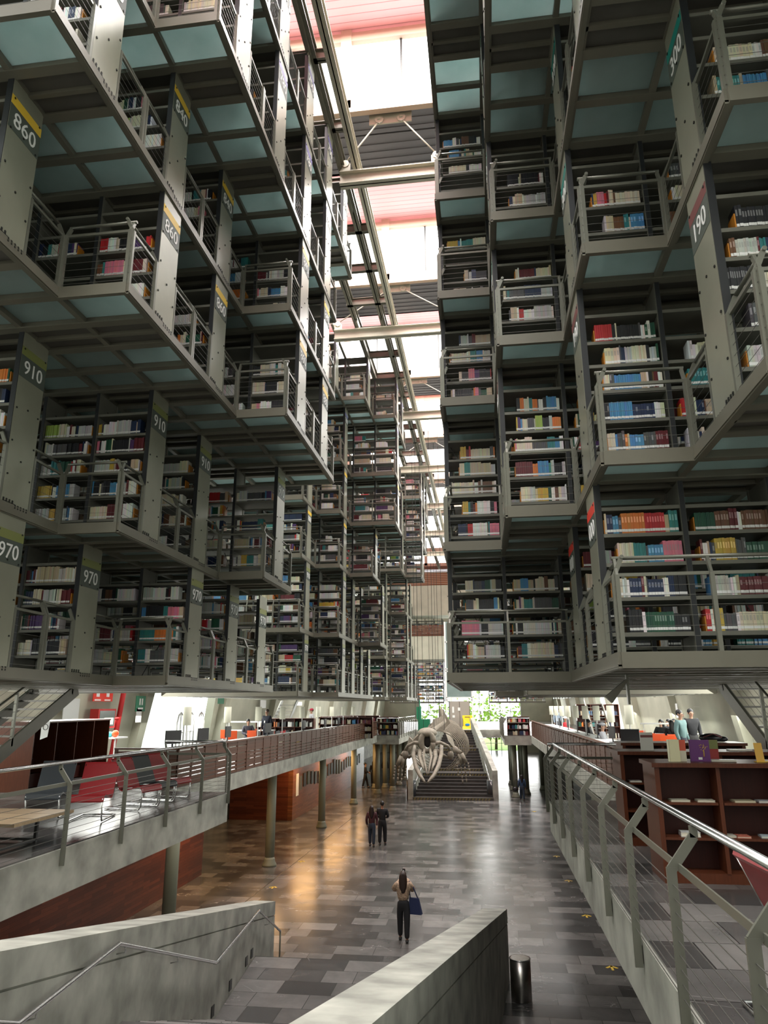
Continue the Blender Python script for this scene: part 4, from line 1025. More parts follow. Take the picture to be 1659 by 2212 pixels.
person('woman in denim jacket walking under the right gallery', gp(1129, 1730), math.radians(185), 1.5, cm('denim', (.03,.06,.12)), cm('jeans', (.02,.03,.05)), (.015,.01,.01), stride=.12, long_hair=True)
t = thing('handbag', 'small black handbag beside the woman in denim jacket', 'bag', Vector(gp(1129, 1730))+Vector((-.42, -.02, .55)))
m = MB(); m.ball((0, 0, .12), .16, .07, .13); m.build('bag_body', M['black'], t); m = MB(); m.tube([(-.1, 0, .2), (.02, 0, .62), (.16, 0, .8)], .012, 6); m.build('strap', M['black'], t)
person('person in black standing under left gallery holding papers', gp(789, 1702), math.radians(100), 1.7, cm('black2', (.01,.01,.012)), cm('black', (.008,.008,.01)), (.01,.01,.01), arms='hold', stride=.2)
person('person in black standing in shade left of the whale', gp(806, 1696), math.radians(200), 1.66, cm('black2', (.01,.01,.012)), cm('black', (.008,.008,.01)), (.01,.01,.01), long_hair=True)
person('person in pale trousers in shade under left island deck', gp(832, 1684), math.radians(180), 1.66, cm('black2', (.01,.01,.012)), cm('palejeans', (.12,.12,.14)), (.01,.01,.01))
def up(px, y, H=0): p = at(px, 1590, y); return (p.x, y, F)
g, _, s = person('guard in dark vest and glasses standing on the left gallery', up(575, 33), math.radians(-18), 1.70, cm('vest', (.012,.016,.03)), cm('navytr', (.012,.014,.025)), (.05,.03,.02), stride=.05, group='people on upper floor')
m = MB(); m.box(-.06*s, -.135*s, 1.15*s, .0, -.13*s, 1.25*s); m.build('badge', M['white'], g)
person('person in pale shirt and red cap behind left counters', up(672, 40), math.radians(-60), 1.72, cm('paleshirt', (.4,.4,.42)), cm('navytr', (.012,.014,.025)), (.02,.01,.01), hat=cm('redcap', (.4,.02,.05)), group='people on upper floor')
person('man in teal shirt talking on the right gallery', up(1473, 22.5), math.radians(45), 1.68, cm('tealshirt', (.11,.19,.19)), cm('navytr', (.012,.014,.025)), (.012,.01,.01), group='people on upper floor')
person('man in black sweater standing on the right gallery', up(1497, 24), math.radians(10), 1.70, cm('blacksw', (.014,.015,.018)), cm('darktr', (.03,.03,.03)), (.008,.008,.01), group='people on upper floor')
for lab, px, y, rz, top, hat, lh in (('seated reader in dark top at orange chairs, right gallery, leftmost', 1430, 31, -40, cm('black2', (.01,.01,.012)), None, True), ('seated reader bending over table, right gallery', 1446, 32, -70, cm('greytop', (.06,.06,.08)), None, False),
        ('seated long-haired woman in black at the white table, right gallery', 1453, 29.5, 180, cm('black2', (.01,.01,.012)), None, True), ('seated reader behind the others at white table, right gallery', 1459, 33.5, 0, cm('greytop', (.06,.06,.08)), None, False),
        ('seated person in red shirt and white cap at right counter', 1223, 40, 70, cm('redshirt', (.45,.02,.03)), M['white'], False), ('seated person in grey hoodie at right counter', 1302, 25.5, 75, cm('hoodie', (.3,.31,.33)), cm('hood', (.3,.31,.33)), False),
        ('seated person in dark cap at right counter', 1272, 31, 75, cm('black2', (.01,.01,.012)), M['black'], False), ('seated reader in dark top at white table, left gallery', 535, 33, 30, cm('greytop', (.06,.06,.08)), None, False)):
    person(lab, up(px, y), math.radians(rz), 1.72, top, cm('navytr', (.012,.014,.025)), (.012,.01,.01), pose='sit', arms='table', hat=hat, long_hair=lh, group='people on upper floor')
person('person in pale blue shirt walking behind right counter', up(1208, 44), math.radians(150), 1.74, cm('paleblue', (.35,.45,.55)), cm('jeans', (.02,.03,.05)), (.012,.01,.01), group='people on upper floor')
# ---------------------------------------------------------------- bins
def bin_(loc, r, h, lab, mt):
    t = thing('waste_bin', lab, 'bin', loc, group='round waste bins'); m = MB(); m.lathe((0,0,0), [(r*.97, 0), (r, .02), (r, h), (r-.012, h), (r-.02, .05)], 28); m.build('shell', mt, t)
    m = MB(); m.lathe((0,0,0), [(r+.004, h-.02), (r+.008, h-.01), (r+.004, h)], 28); m.build('rim', M['chrome'], t)
bin_(gp(1127, 2160), .205, .74, 'brushed steel cylindrical bin beside the foreground stair wall', mat('bin_steel', (.42, .4, .37), .28, 1, .1, 12))
bin_(gp(889, 1726), .3, 1.15, 'dark round bin left of the far stair', M['black']); bin_(gp(1063, 1727), .3, 1.15, 'dark round bin right of the far stair', M['black'])
# ---------------------------------------------------------------- low bookcases, right gallery
def low_case(x0, y0, x1, dep, lab, hgt=1.2, side_tilt=0):
    t = thing('low_bookcase', lab, 'bookcase', (x0, y0, F), group='low wooden bookcases on the right gallery'); L = x1-x0
    m = MB(); m.box(-.03, -.03, hgt-.045, L+.03, dep+.03, hgt); m.build('top_board', M['wood_case'], t)
    for x in (0, L-.05): m = MB(); m.box(x, 0, 0, x+.05, dep, hgt-.045); m.build('side_panel', M['wood_case'], t)
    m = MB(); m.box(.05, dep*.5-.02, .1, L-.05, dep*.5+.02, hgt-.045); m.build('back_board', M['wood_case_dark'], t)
    m = MB(); m.box(.02, .02, 0, L-.02, dep-.02, .1); m.build('plinth', M['wood_case'], t)
    n = round(L/.66); w = L/n
    for i in range(1, n): m = MB(); m.box(i*w-.02, .01, .1, i*w+.02, dep-.01, hgt-.045); m.build('divider', M['wood_case'], t)
    for i in range(n):
        for z in (.42, .77):
            m = MB(); m.box(i*w+.03, .015, z, i*w+w-.03, dep-.015, z+.025); m.build('shelf', M['wood_case'], t)
    return t
low_case(1.80, 8.6, 4.44, .62, 'dark red wooden low bookcase nearest to camera, right gallery')
low_case(1.80, 10.7, 4.44, .62, 'dark red wooden low bookcase, middle of three, right gallery')
low_case(2.28, 13.2, 4.26, .62, 'dark red wooden low bookcase, farthest of three, right gallery')
def put_book(label, loc, w, h, t_, col, rz=0, lie=False, stand_open=False, second=None, grp=None):
    o_ = thing('book', label, 'book', loc, math.radians(rz), grp)
    m = MB()
    mt = mat('cover_'+label[:18], col, .35)
    if lie:
        m.box(-w/2, -h/2, 0, w/2, h/2, .004); m.box(-w/2, -h/2, t_-.004, w/2, h/2, t_); m.box(-w/2, -h/2, 0, -w/2+.004, h/2, t_); m.build('cover', mt, o_)
        m = MB(); m.box(-w/2+.004, -h/2+.004, .004, w/2-.004, h/2-.004, t_-.004); m.build('pages', M['paper'], o_)
    else:
        m.box(-w/2, -t_/2, 0, w/2, -t_/2+.004, h); m.box(-w/2, t_/2-.004, 0, w/2, t_/2, h); m.box(-w/2, -t_/2, 0, -w/2+.004, t_/2, h); m.build('cover', mt, o_)
        m = MB(); m.box(-w/2+.004, -t_/2+.004, .004, w/2-.003, t_/2-.004, h-.004); m.build('pages', M['paper'], o_)
        if second: m = MB(); m.box(-w/2, -t_/2-.001, h*second[0], w/2, -t_/2, h*second[1]); m.build('cover_band', second[2], o_)
    return o_
M['paper'] = mat('paper', (.72, .68, .56), .8)
TZ = F+1.2
def tp(px, y): p = at(px, 1620, y); return p.x
put_book('white book with brown band standing on middle low bookcase', (tp(1400, 10.9), 10.95, TZ), .17, .24, .03, (.62, .61, .56), 4, second=(.72, .86, M['maroon']))
put_book('cream and red book standing on nearest low bookcase, left', (tp(1450, 8.9), 8.8, TZ), .12, .235, .05, (.72, .68, .45), 12)
put_book('red and white book standing behind the cream one', (tp(1467, 8.9), 8.84, TZ), .11, .23, .03, (.66, .1, .05), -8, second=(.0, .5, M['paper']))
pb = put_book('purple book with yellow tree drawing, standing open on nearest low bookcase', (tp(1508, 8.9), 8.85, TZ), .21, .23, .03, (.12, .02, .16), -6)
m = MB(); tr = random.Random(3)
m.tube([(.04, -.019, .05), (.042, -.019, .12)], .005, 5)
for k in range(22): a = tr.uniform(0, 6.28); r_ = tr.uniform(.005, .045); m.ball((.042+r_*math.cos(a), -.018, .155+r_*math.sin(a)), .0045, .002, .0045, 5, 3)
m.build('printed_tree', M['yellow'], pb); m = MB(); m.box(-.02, -.018, .02, .02, -.016, .045); m.build('label', M['white'], pb)
put_book('red and yellow book standing behind the purple one', (tp(1537, 9.1), 9.1, TZ), .14, .22, .03, (.35, .03, .03), 3, second=(.55, 1, M['olive']))
t = thing('sign_holder', 'yellow orange plastic sign holder on nearest low bookcase', 'sign holder', (tp(1633, 8.9), 8.8, TZ)); m = MB(); m.prism([(-.04, 0, 0), (.045, 0, 0), (.04, .03, .2), (-.045, .03, .2)], (0, .005, 0)); m.build('upright', mat('amber_plastic', (.75, .42, .06), .35), t); m = MB(); m.box(-.05, -.02, 0, .1, .06, .006); m.build('foot', CM.get('x') or M['yellow'], t)
for i, (px, y, z, w, c, lab) in enumerate(((1558, 8.9, TZ, .26, (.6,.6,.58), 'thin white booklet lying on nearest low bookcase'), (1660, 8.9, TZ, .2, (.6,.58,.5), 'white booklet lying behind the amber sign holder'), (1597, 11.0, TZ, .3, (.62,.62,.6), 'wavy white booklet lying on middle low bookcase'),
        (1548, 13.4, TZ, .2, (.66,.66,.64), 'white booklet on farthest low bookcase'),
        (1455, 8.75, F+.795, .2, (.6,.57,.45), 'cream booklet lying on upper shelf of nearest bookcase, leftmost'), (1510, 8.75, F+.795, .18, (.65,.62,.5), 'white booklet lying on upper shelf, second from left'), (1590, 8.75, F+.795, .22, (.5,.45,.3), 'brownish booklet lying on upper shelf of nearest bookcase'), (1640, 8.75, F+.795, .2, (.55,.56,.6), 'pale booklet lying at right of the upper shelf'),
        (1470, 8.75, F+.445, .2, (.64,.64,.62), 'white spined book lying on lower shelf beside the divider'), (1545, 8.75, F+.445, .2, (.6,.57,.48), 'cream booklet lying on lower shelf, second from left'), (1580, 8.72, F+.445, .14, (.5,.15,.1), 'red booklet with curled corner on lower shelf'), (1640, 8.75, F+.445, .22, (.5,.58,.62), 'pale blue booklet lying at right of the lower shelf'), (1365, 10.85, F+.795, .16, (.62,.62,.6), 'white booklet on the shelf of middle bookcase'))):
    put_book(lab, (tp(px, y), y, z), w, .16, .018 if i != 8 else .045, c, (7*i) % 11-5, lie=True, grp='booklets lying on the low bookcases')
t = thing('backpack', 'dark backpack lying on the farthest low bookcase', 'bag', (tp(1532, 13.5)+.05, 13.5, TZ)); m = MB(); m.ball((0, 0, .07), .2, .14, .075, 12, 7); m.ball((.16, 0, .05), .12, .1, .05); m.build('bag_body', M['black'], t); m = MB(); m.tube([(-.15, -.1, .08), (0, -.14, .14), (.15, -.1, .08)], .01, 6); m.build('strap', M['maroon'], t)
# tall angled display cases
def tall_case(c, rz, L, dep, h, n, lab):
    t = thing('tall_bookcase', lab, 'bookcase', c, rz)
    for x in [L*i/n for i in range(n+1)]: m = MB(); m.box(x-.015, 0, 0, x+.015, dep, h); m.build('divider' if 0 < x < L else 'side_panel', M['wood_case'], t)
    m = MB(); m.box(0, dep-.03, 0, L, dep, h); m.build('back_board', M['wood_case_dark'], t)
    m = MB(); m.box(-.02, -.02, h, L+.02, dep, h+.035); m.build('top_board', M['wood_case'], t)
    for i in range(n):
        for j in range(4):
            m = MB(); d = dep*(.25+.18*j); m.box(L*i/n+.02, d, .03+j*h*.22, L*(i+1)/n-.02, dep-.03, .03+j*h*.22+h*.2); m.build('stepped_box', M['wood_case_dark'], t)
    return t
p0 = Vector((-10.2, 15.8)); tl = tall_case((-10.15, 15.7, F), math.radians(98), 4.6, 1.05, 1.46, 4, 'tall dark wooden display bookcase with stepped compartments, left gallery')
m = MB(); m.lathe((0,0,0), [(.03, 0), (.03, .02)], 12)
for z in (.5, 1.02):
    m = MB(); m.ball((-.03, .55 if z > 1 else .45, z), .03); m.build('lock_knob', M['chrome'], tl)
m = MB(); m.prism([(0, 0, .0), (.17, 0, .06), (.2, 0, .4), (.0, 0, .4)], (0, .004, 0)); o = m.build('paper_notice', M['white']); p = at(100, 1580, 15.55); o.location = (p.x-.1, 15.5, F+1.12); o['label'] = 'white paper notice with round symbol curling off the left display bookcase'; o['category'] = 'notice'
mm_ = MB(); mm_.tube([(.1+.06*math.cos(a*.524), -.004, .27+.06*math.sin(a*.524)) for a in range(13)], .006, 5); mm_.build('prohibition_ring', M['bolt'], o)
tall_case((6.0, 15.6, F), math.radians(-12), 2.6, .6, 1.42, 4, 'tall dark wooden display bookcase at the right edge')
# ---------------------------------------------------------------- lounge chairs and table
def lounge(loc, rz, mt, lab, grp='cantilever lounge chairs'):
    """faces local -Y; slung shell on a tubular sled frame"""
    t = thing('lounge_chair', lab, 'chair', loc, math.radians(rz), grp)
    prof = [(-.40, .33), (-.38, .40), (-.30, .425), (-.05, .36), (.06, .345), (.12, .38), (.22, .60), (.34, .86), (.36, .885)]
    w = .29; top = [[Vector((-w, y, z)), Vector((w, y, z)), Vector((w, y+.008, z-.022)), Vector((-w, y+.008, z-.022))] for y, z in prof]
    m = MB(); m.loft(top, smooth=False); fixn(m.build('seat_shell', mt, t))
    for s in (-1, 1):
        m = MB(); x = s*.27
        m.tube([(x, .15, .36), (x, -.30, .40), (x, -.385, .36), (x, -.37, .08), (x, -.33, .022), (x, .42, .022)], .0135, 8); m.build('sled_leg', M['chrome'], t)
        m = MB(); m.tube([(x, .12, .35), (x, .35, .86)], .011, 6); m.build('back_frame', M['chrome'], t)
    m = MB(); m.tube([(-.27, .42, .022), (.27, .42, .022)], .0135, 8); m.build('rear_bar', M['chrome'], t)
    return t
lounge((-6.62, 12.1, F), 12, M['redseat'], 'red lounge chair facing the low table, left gallery')
lounge((-7.55, 12.35, F), 14, M['greyseat'], 'grey lounge chair behind the red one, left gallery')
lounge((-6.55, 13.45, F), 78, M['redseat'], 'red lounge chair facing the nave, nearest of the row')
lounge((-6.55, 14.15, F), 78, M['blackseat'], 'black lounge chair facing the nave, middle of the row')
lounge((-6.55, 14.85, F), 78, M['redseat'], 'red lounge chair facing the nave, farthest of the row')
lounge((-6.65, 7.95, F), 192, M['blackseat'], 'black lounge chair at the left edge, seen from behind')
lounge((1.95, 5.1, F), 94, M['redseat'], 'red lounge chair at the right edge in front of camera')
t = thing('low_table', 'long low table with pale wooden top and black frame', 'table', (-8.6, 8.85, F))
m = MB(); m.box(0, 0, .37, 2.75, 1.35, .41); m.build('table_top', M['table_wood'], t)
m = MB()
for y in (.45, .9): m.box(0, y-.003, .41, 2.75, y+.003, .4115)
m.build('board_joint', M['bolt'], t)
for x in (.45, 2.3):
    for y in (.15, 1.2): m = MB(); m.box(x-.02, y-.02, 0, x+.02, y+.02, .37); m.build('leg', M['black'], t)
m = MB(); m.box(.45, .13, .02, 2.3, .17, .05); m.box(.45, 1.18, .02, 2.3, 1.22, .05); m.box(.43, .15, .02, .47, 1.2, .05); m.box(2.28, .15, .02, 2.32, 1.2, .05); m.build('floor_frame', M['black'], t)
# ---------------------------------------------------------------- counters with lamps and screens behind the balustrades
def counter(x, y0, y1, lab):
    t = thing('counter', lab, 'counter', (x, y0, F)); m = MB(); m.box(-.3, 0, .72, .3, y1-y0, .76); m.build('counter_top', M['whitepanel'], t)
    for i in range(int((y1-y0)/3)+1): m = MB(); m.box(-.25, i*3+.02, 0, .25, i*3+.08, .72); m.build('leg_panel', M['steel'], t)
counter(-8.2, 18.5, 46, 'long white computer counter behind the left slatted balustrade'); counter(3.75, 19.5, 46, 'long white computer counter behind the right slatted balustrade')
def lamp(x, y, lab, grp):
    t = thing('column_lamp', lab, 'lamp', (x, y, F+.76), group=grp)
    m = MB(); m.cyl((0,0,0), .09, .015, 14); m.build('base', M['white'], t); m = MB(); m.cyl((0,0,0), .018, .62, 8); m.build('pole', M['white'], t)
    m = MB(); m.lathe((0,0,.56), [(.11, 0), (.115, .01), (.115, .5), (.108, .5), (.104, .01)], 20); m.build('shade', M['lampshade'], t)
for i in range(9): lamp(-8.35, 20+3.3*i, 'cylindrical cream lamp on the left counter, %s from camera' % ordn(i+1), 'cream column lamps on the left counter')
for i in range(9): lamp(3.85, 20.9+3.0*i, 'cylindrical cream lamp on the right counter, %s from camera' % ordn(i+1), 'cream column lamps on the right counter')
def screen(x, y, rz, lab, grp, z=F+.76):
    t = thing('computer_screen', lab, 'computer screen', (x, y, z), math.radians(rz), grp)
    m = MB(); m.box(-.24, -.02, .12, .24, .02, .46); m.build('display', M['black'], t); m = MB(); m.box(-.02, 0, 0, .02, .03, .2); m.box(-.11, -.07, 0, .11, .09, .015); m.build('stand', M['black'], t)
for i, y in enumerate((18.8, 20.9, 23.0, 27.4, 33, 37.5, 41)): screen(-8.2, y, (60, 75, 90, 80, 90, 90, 90)[i], 'black computer screen on the left counter, %s from camera' % ordn(i+1), 'computer screens on the left counter')
for i, y in enumerate((20.2, 23, 26, 28.6, 31.5, 35, 39)): screen(3.7, y, (-20, -80, -90, -90, -90, -90, -90)[i], 'black computer screen on the right counter, %s from camera' % ordn(i+1), 'computer screens on the right counter')
# ---------------------------------------------------------------- reading tables with orange chairs
def ochair(x, y, rz, lab):
    t = thing('orange_chair', lab, 'chair', (x, y, F), math.radians(rz), 'orange plastic reading chairs')
    m = MB(); m.box(-.22, -.22, .43, .22, .2, .46); m.build('seat', M['orange'], t); m = MB(); m.loft([[Vector((-.22, .2, z)), Vector((.22, .2, z)), Vector((.22, .225, z)), Vector((-.22, .225, z))] for z in (.46, .82)], smooth=False); m.v = [(v[0], v[1]+.08*max(0, v[2]-.46), v[2]) for v in m.v]; m.build('backrest', M['orange'], t)
    for a in (-1, 1):
        for b in (-1, 1): m = MB(); m.tube([(a*.19, b*.18, .43), (a*.21, b*.2, 0)], .012, 6); m.build('leg', M['chrome'], t)
def rtable(x, y, lab, L=2.4):
    t = thing('reading_table', lab, 'table', (x, y, F)); m = MB(); m.box(-L/2, -.5, .72, L/2, .5, .75); m.build('table_top', M['whitepanel'], t)
    for a in (-1, 1):
        for b in (-1, 1): m = MB(); m.box(a*(L/2-.08)-.025, b*.42-.025, 0, a*(L/2-.08)+.025, b*.42+.025, .72); m.build('leg', M['white'], t)
    m = MB(); m.box(-L/2+.1, -.04, 1.1, L/2-.1, .04, 1.16); m.box(-L/2+.2, -.01, .75, -L/2+.23, .01, 1.1); m.box(L/2-.23, -.01, .75, L/2-.2, .01, 1.1); m.build('reading_light_bar', M['whitepanel'], t)
rtable(up(520, 33.5)[0], 34.6, 'white reading table with light bar on the left gallery'); rtable(up(1432, 31)[0]+.2, 30.6, 'white reading table with light bar on the right gallery'); rtable(-12.1, 17.2, 'white reading table partly hidden behind the left steel stair', 1.2)
for i, (px, y, rz) in enumerate(((490, 33, 180), (503, 31.8, 190), (549, 32, 170), (562, 34, 90), (20, 18.8, 0), (12, 17.6, 90))): ochair(up(px, y)[0], y, rz, 'orange chair on the left gallery, %s from the left of its group' % ordn([3, 4, 5, 6, 2, 1][i]))
for i, (px, y, rz) in enumerate(((1372, 27.5, 150), (1396, 29.2, 200), (1420, 28.8, 180), (1452, 28.2, 180), (1385, 32, 0), (1440, 27.0, 170))): ochair(up(px, y)[0], y, rz, 'orange chair on the right gallery, %s in order of distance' % ordn([2, 5, 4, 3, 6, 1][i]))
# ---------------------------------------------------------------- steel stairs up to the stacks
def steel_stair(x, sgn, lab):
    t = thing('steel_stair', lab, 'staircase', (x, 0, 0)); y0, y1, z0, z1 = 11.1, 15.3, F, E+.4; n = 13
    for a in (0, .95*sgn): m = MB(); m.bar((a, y0, z0), (a, y1, z1), .05, .26); m.build('stringer', M['steel'], t)
    for i in range(n): y = y0+(y1-y0)*(i+.5)/n; z = z0+(z1-z0)*(i+.5)/n; m = MB(); m.box(min(0, .95*sgn), y-.13, z-.015, max(0, .95*sgn), y+.13, z+.02); m.build('tread', M['cable'], t)
    for a in (0, .95*sgn):
        m = MB(); m.tube([(a, y0, z0+1.0), (a, y1, z1+1.0)], .022, 8); m.build('handrail', M['rail'], t)
        for f in (.05, .5, .95): m = MB(); y = y0+(y1-y0)*f; z = z0+(z1-z0)*f; m.bar((a, y, z), (a, y, z+1), .05, .05, (0, 1, 0)); m.build('post', M['rail'], t)
        m = MB()
        for j in range(5): m.bar((a, y0, z0+.2+j*.15), (a, y1, z1+.2+j*.15), .005, .005)
        m.build('cables', M['cable'], t)
steel_stair(-9.0, -1, 'grey steel stair rising to the left stacks at the left edge'); steel_stair(4.62, 1, 'grey steel stair rising to the right stacks at the right edge')
for i, (x, y, lab) in enumerate(((-11.6, 38, 'distant steel stair below the left stacks, middle distance'), (5.6, 40, 'distant steel stair below the right stacks, middle distance'))):
    t = thing('steel_stair', lab, 'staircase', (x, y, 0))
    for a in (0, .9): m = MB(); m.bar((a-.6, 0, F), (a-.6+1.6, 0, E+.4), .05, .22, (0, 0, 1)) if False else m.bar((a, 0, F), (a, 3.4, E+.4), .05, .22); m.build('stringer', M['steel'], t)
    for j in range(11): m = MB(); m.box(0, .3*j, F+.18*j+.1, .9, .3*j+.25, F+.18*j+.13); m.build('tread', M['cable'], t)
# ---------------------------------------------------------------- wall fittings, left gallery
def onwall(px, py, y): p = at(px, py, y); return p
def board(name, lab, cat, px, py, x, w, h, mt, sgn=1, th=.02):
    # rectangle on a side wall (plane x), seen from the nave; w along y
    y = x/(at(px, py, 1.0).x); p = at(px, py, y); o_ = thing(name, lab, cat, (p.x, p.y, p.z)); m = MB(); m.box(0, -w/2, -h/2, sgn*th, w/2, h/2); m.build('panel', mt, o_); return o_
xw = -12.9
o = board('safety_sign', 'red safety sign with white pictograms on left concrete wall', 'sign', 222, 1504, xw, 1.3, .34, M['red']); 
for k, yy in enumerate((-.35, .3)):
    m = MB(); m.box(.02, yy-.1, -.02, .026, yy+.1, .14); m.box(.02, yy-.2, -.15, .026, yy+.2, -.1); m.build('pictogram', M['white'], o)
o = board('exit_sign', 'green evacuation sign on leaning rib, left gallery', 'sign', 303, 1520, xw+.35, .75, .55, M['green']); m = MB(); m.box(.02, -.12, -.05, .026, -.02, .18); m.box(.02, .06, -.05, .026, .16, .18); m.box(.02, -.2, -.2, .026, .2, -.14); m.build('pictogram', M['white'], o)
board('wall_notice', 'white notice below the green evacuation sign', 'notice', 299, 1545, xw+.35, .4, .5, M['white'])
board('wall_notice', 'green sign on the second leaning rib, left gallery', 'sign', 477, 1512, xw+.35, .8, .36, M['green'])
board('wall_notice', 'grey paper notice on left concrete wall above bookcase', 'notice', 153, 1531, xw, .9, .62, mat('paper_grey', (.5, .52, .5), .6))
o = board('fire_cabinet', 'red framed fire hose cabinet on left concrete wall', 'fire cabinet', 213, 1552, xw, 1.15, .62, M['pipe_red'], th=.3); m = MB(); m.box(.3, -.5, -.25, .31, .5, .25); m.build('glass_door', mat('cabinet_glass', (.12, .15, .14), .15), o); m = MB(); m.box(.31, -.2, -.2, .315, .4, .02); m.build('white_hose', M['paper'], o)
t = thing('fire_pipe', 'red vertical fire pipe beside the hose cabinet', 'pipe', (0, 0, 0)); a = at(236, 1646, 24.2); m = MB(); m.tube([(-12.75, 24.2, F), (-12.35, 24.4, 8.2)], .09, 10); m.build('pipe', M['pipe_red'], t); m = MB(); m.tube([(-12.6, 24.3, 5.25), (-12.7, 23.5, 5.25)], .06, 8); m.build('elbow', M['pipe_red'], t)
board('wall_notice', 'white sign with black triangle on left wall, second bay', 'notice', 568, 1521, xw, 1.1, .45, M['white']); board('wall_notice', 'white sign on left wall, third bay', 'notice', 646, 1520, xw, 1.6, .26, M['white'])
xr = 8.68
o = board('wall_notice', 'small white notice on right concrete wall', 'notice', 1505, 1519, xr, .95, .3, M['white'], -1); m = MB(); m.box(-.026, -.35, -.08, -.02, -.15, .1); m.build('print', M['black'], o)
o = board('wall_sign', 'white sign with black handwriting on right concrete wall', 'sign', 1572, 1517, xr, .95, .32, M['white'], -1)
m = MB(); m.tube([(-.024, .32-.64*k/30, .08*math.sin(k*1.3)*(1 if k % 7 else .3)) for k in range(31)], .009, 4); m.build('handwriting', M['black'], o)
o = board('safety_sign', 'red sign at the upper right near the steel stair', 'sign', 1598, 1493, xr, .5, .22, M['red'], -1); board('safety_sign', 'green sign under the red one at right', 'sign', 1602, 1507, xr, .4, .28, M['green'], -1)
board('wall_notice', 'white notice on the right leaning rib', 'notice', 1463, 1535, xr-.3, .35, .6, M['white'], -1)
# security gates by the bright doors
for i, (px, y) in enumerate(((388, 29), (410, 30.5), (432, 32))):
    p = up(px, y); t = thing('security_gate', 'white arched security gate by the left doors, %s from left' % ordn(i+1), 'gate', p, group='white security gates'); m = MB()
    m.tube([(0, -.35, 0), (0, -.35, 1.2), (0, -.2, 1.5), (0, 0, 1.6), (0, .2, 1.5), (0, .35, 1.2), (0, .35, 0)], .035, 8); m.build('arch', M['white'], t); m = MB(); m.box(-.02, -.03, 0, .02, .03, 1.58); m.box(-.02, -.35, .8, .02, .35, .84); m.build('inner_bars', M['white'], t)
t = thing('side_table', 'small white table beside the red fire pipe', 'table', (up(243, 21.5)[0], 21.5, F)); m = MB(); m.box(-.7, -.4, .9, .3, .4, .94); m.build('table_top', M['white'], t)
for a in (-.65, .25): m = MB(); m.box(a, -.35, 0, a+.04, -.31, .9); m.build('leg', M['white'], t)
t = thing('folded_clothes', 'turquoise and orange items on the small white table', 'bag', (up(232, 21.4)[0], 21.4, F+.94)); m = MB(); m.ball((0, 0, .08), .22, .18, .09); m.build('turquoise_item', mat('turquoise', (.05, .45, .5), .6), t); m = MB(); m.ball((.25, 0, .1), .1, .12, .11); m.build('orange_item', M['orange'], t)
# low shelves and desks behind the left counter and end decks with books
def shelf_unit(loc, rz, L, h, lab, dep=.4, rows=3, grp='small wooden shelf units'):
    t = thing('shelf_unit', lab, 'bookcase', loc, math.radians(rz), grp); n = max(1, round(L/.9))
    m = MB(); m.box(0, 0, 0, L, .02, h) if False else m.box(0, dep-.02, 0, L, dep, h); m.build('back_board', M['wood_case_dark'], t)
    for i in range(n+1): m = MB(); m.box(L*i/n-.015, 0, 0, L*i/n+.015, dep, h); m.build('side_panel', M['wood_case'], t)
    for j in range(rows+1): m = MB(); m.box(0, 0, h*j/rows-.012 if j else 0, L, dep, h*j/rows+.012); m.build('shelf', M['wood_case'], t)
    bk = MB(); rnd = random.Random(int(L*100+loc[1])); 
    for j in range(rows):
        x = .05
        while x < L-.1:
            c = rnd.choices(PAL, PW)[0][1]; 
            for _ in range(rnd.randint(1, 6)):
                w_ = rnd.uniform(.03, .05)
                if x > L-.1: break
                bk.col = c; bk.box(x, .05, h*j/rows+.014, x+w_-.003, .28, h*j/rows+.014+min(h/rows-.04, rnd.uniform(.2, .27))); x += w_
            x += rnd.choice([0, 0, .1])
    o_ = bk.build('row_of_books', M['book'], label='row of mixed books on the '+lab[:40], category='book', kind='stuff'); o_.matrix_basis = Matrix.Translation(loc) @ Matrix.Rotation(math.radians(rz), 4, 'Z')
shelf_unit((-11.6, 36.6, F), 0, 3.0, 1.25, 'low wooden shelf unit with yellow labels, left gallery'); shelf_unit((-7.15, 49.6, F), 0, 1.3, 1.15, 'wooden shelf unit on the left island deck facing camera', rows=3); shelf_unit((1.35, 49.1, F), 0, 1.4, 1.15, 'wooden shelf unit on the right island deck facing camera', rows=3)
shelf_unit((up(690, 44)[0], 44, F), 0, 3.2, 1.2, 'reddish wooden shelf unit behind the left lamps, far'); shelf_unit((up(1250, 45)[0], 45, F), 0, 2.4, 1.9, 'tall wooden shelf unit behind the right lamps, far')
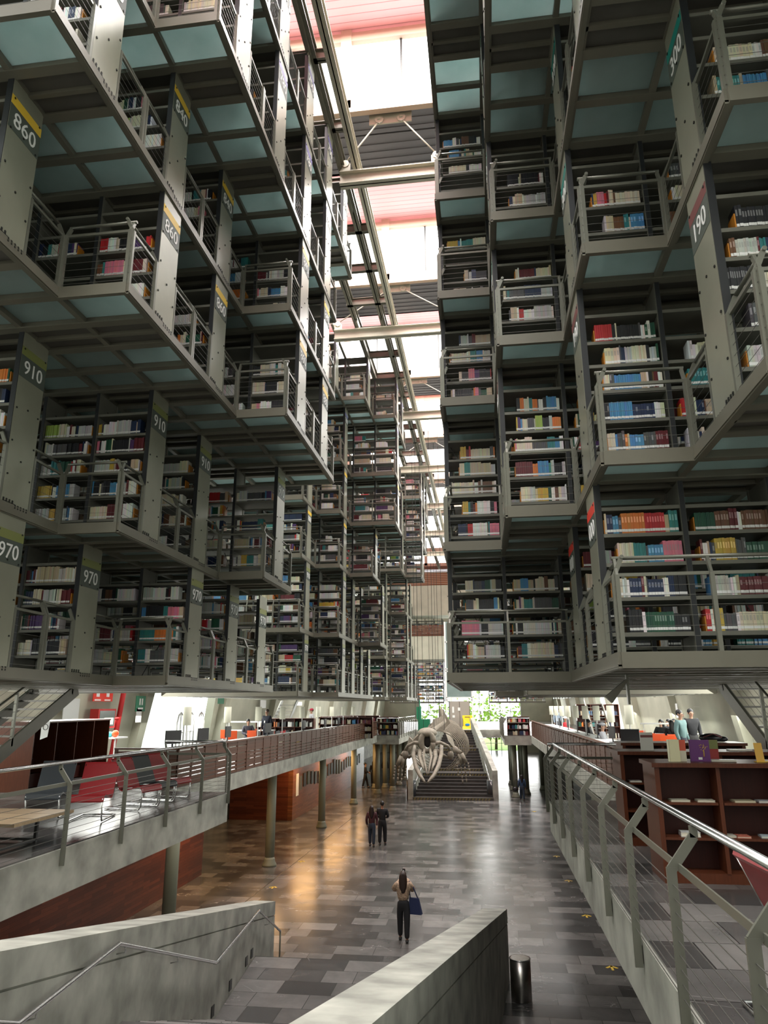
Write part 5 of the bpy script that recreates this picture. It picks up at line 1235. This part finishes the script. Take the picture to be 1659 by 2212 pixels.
shelf_unit((-10.5, 52, F), 0, 3.0, 1.2, 'wooden shelf unit far behind the left island deck'); shelf_unit((-11, 48, F), 0, 2.6, 1.2, 'wooden shelf unit near the far left ribs')
# picture panels and book lights on the lit timber wall
for i in range(22):
    y = 39.6+i*.9; m = MB(); h = .62+(.2 if 9 < i < 13 else 0); m.box(0, 0, 0, .05, .52, h*1.1); o = m.build('wall_picture', [mat('pic%d' % i, random.choice([(.03,.05,.06), (.02,.02,.02), (.1,.09,.06), (.05,.07,.05)]), .5)][0]); o.location = (-10.04, y, 1.35+.1*math.sin(i*.9)); o['label'] = 'narrow dark picture panel on the lit timber wall, %s from camera' % ordn(i+1); o['category'] = 'picture'; o['group'] = 'picture panels on the timber wall'
m = MB(); m.box(0, 0, 0, .02, .5, 1.1); o = m.build('information_panel', M['whitepanel']); o.location = (-10.04, 39.0, 1.1); o['label'] = 'tall white information panel at the corner of the lit timber wall'; o['category'] = 'sign'
t = thing('ceiling_speaker', 'white box light hanging under the left gallery before the timber wall', 'light', (at(545, 1709, 34).x, 34, 2.5)); m = MB(); m.box(-.1, -.1, 0, .1, .1, .35); m.build('housing', M['white'], t); m = MB(); m.box(-.01, -.01, .35, .01, .01, .85); m.build('rod', M['white'], t)
# camera bracket under the right stacks, hung cable things
t = thing('security_camera', 'grey triangular camera bracket under the right stacks', 'camera', (at(1356, 1495, 9.9).x, 9.9, E+.02)); m = MB(); m.prism([(-.28, 0, .1), (0, 0, .32), (.02, 0, .3), (-.2, 0, .02)], (0, .12, 0)); m.build('arm', M['steel'], t); m = MB(); m.box(0, .02, .0, .03, .1, .38); m.build('bracket', M['rail'], t)
gs = thing('cardboard_stand', 'green cardboard stand on the left island deck', 'stand', (at(905, 1530, 56).x, 56, F)); m = MB(); m.box(-.2, 0, .9, .15, .4, 1.8); m.box(.02, 0, 1.8, .1, .1, 2.3); m.build('upper_box', M['green'], gs); m = MB(); m.box(-.1, 0, 0, .8, .6, .9); m.build('lower_box', M['green'], gs)
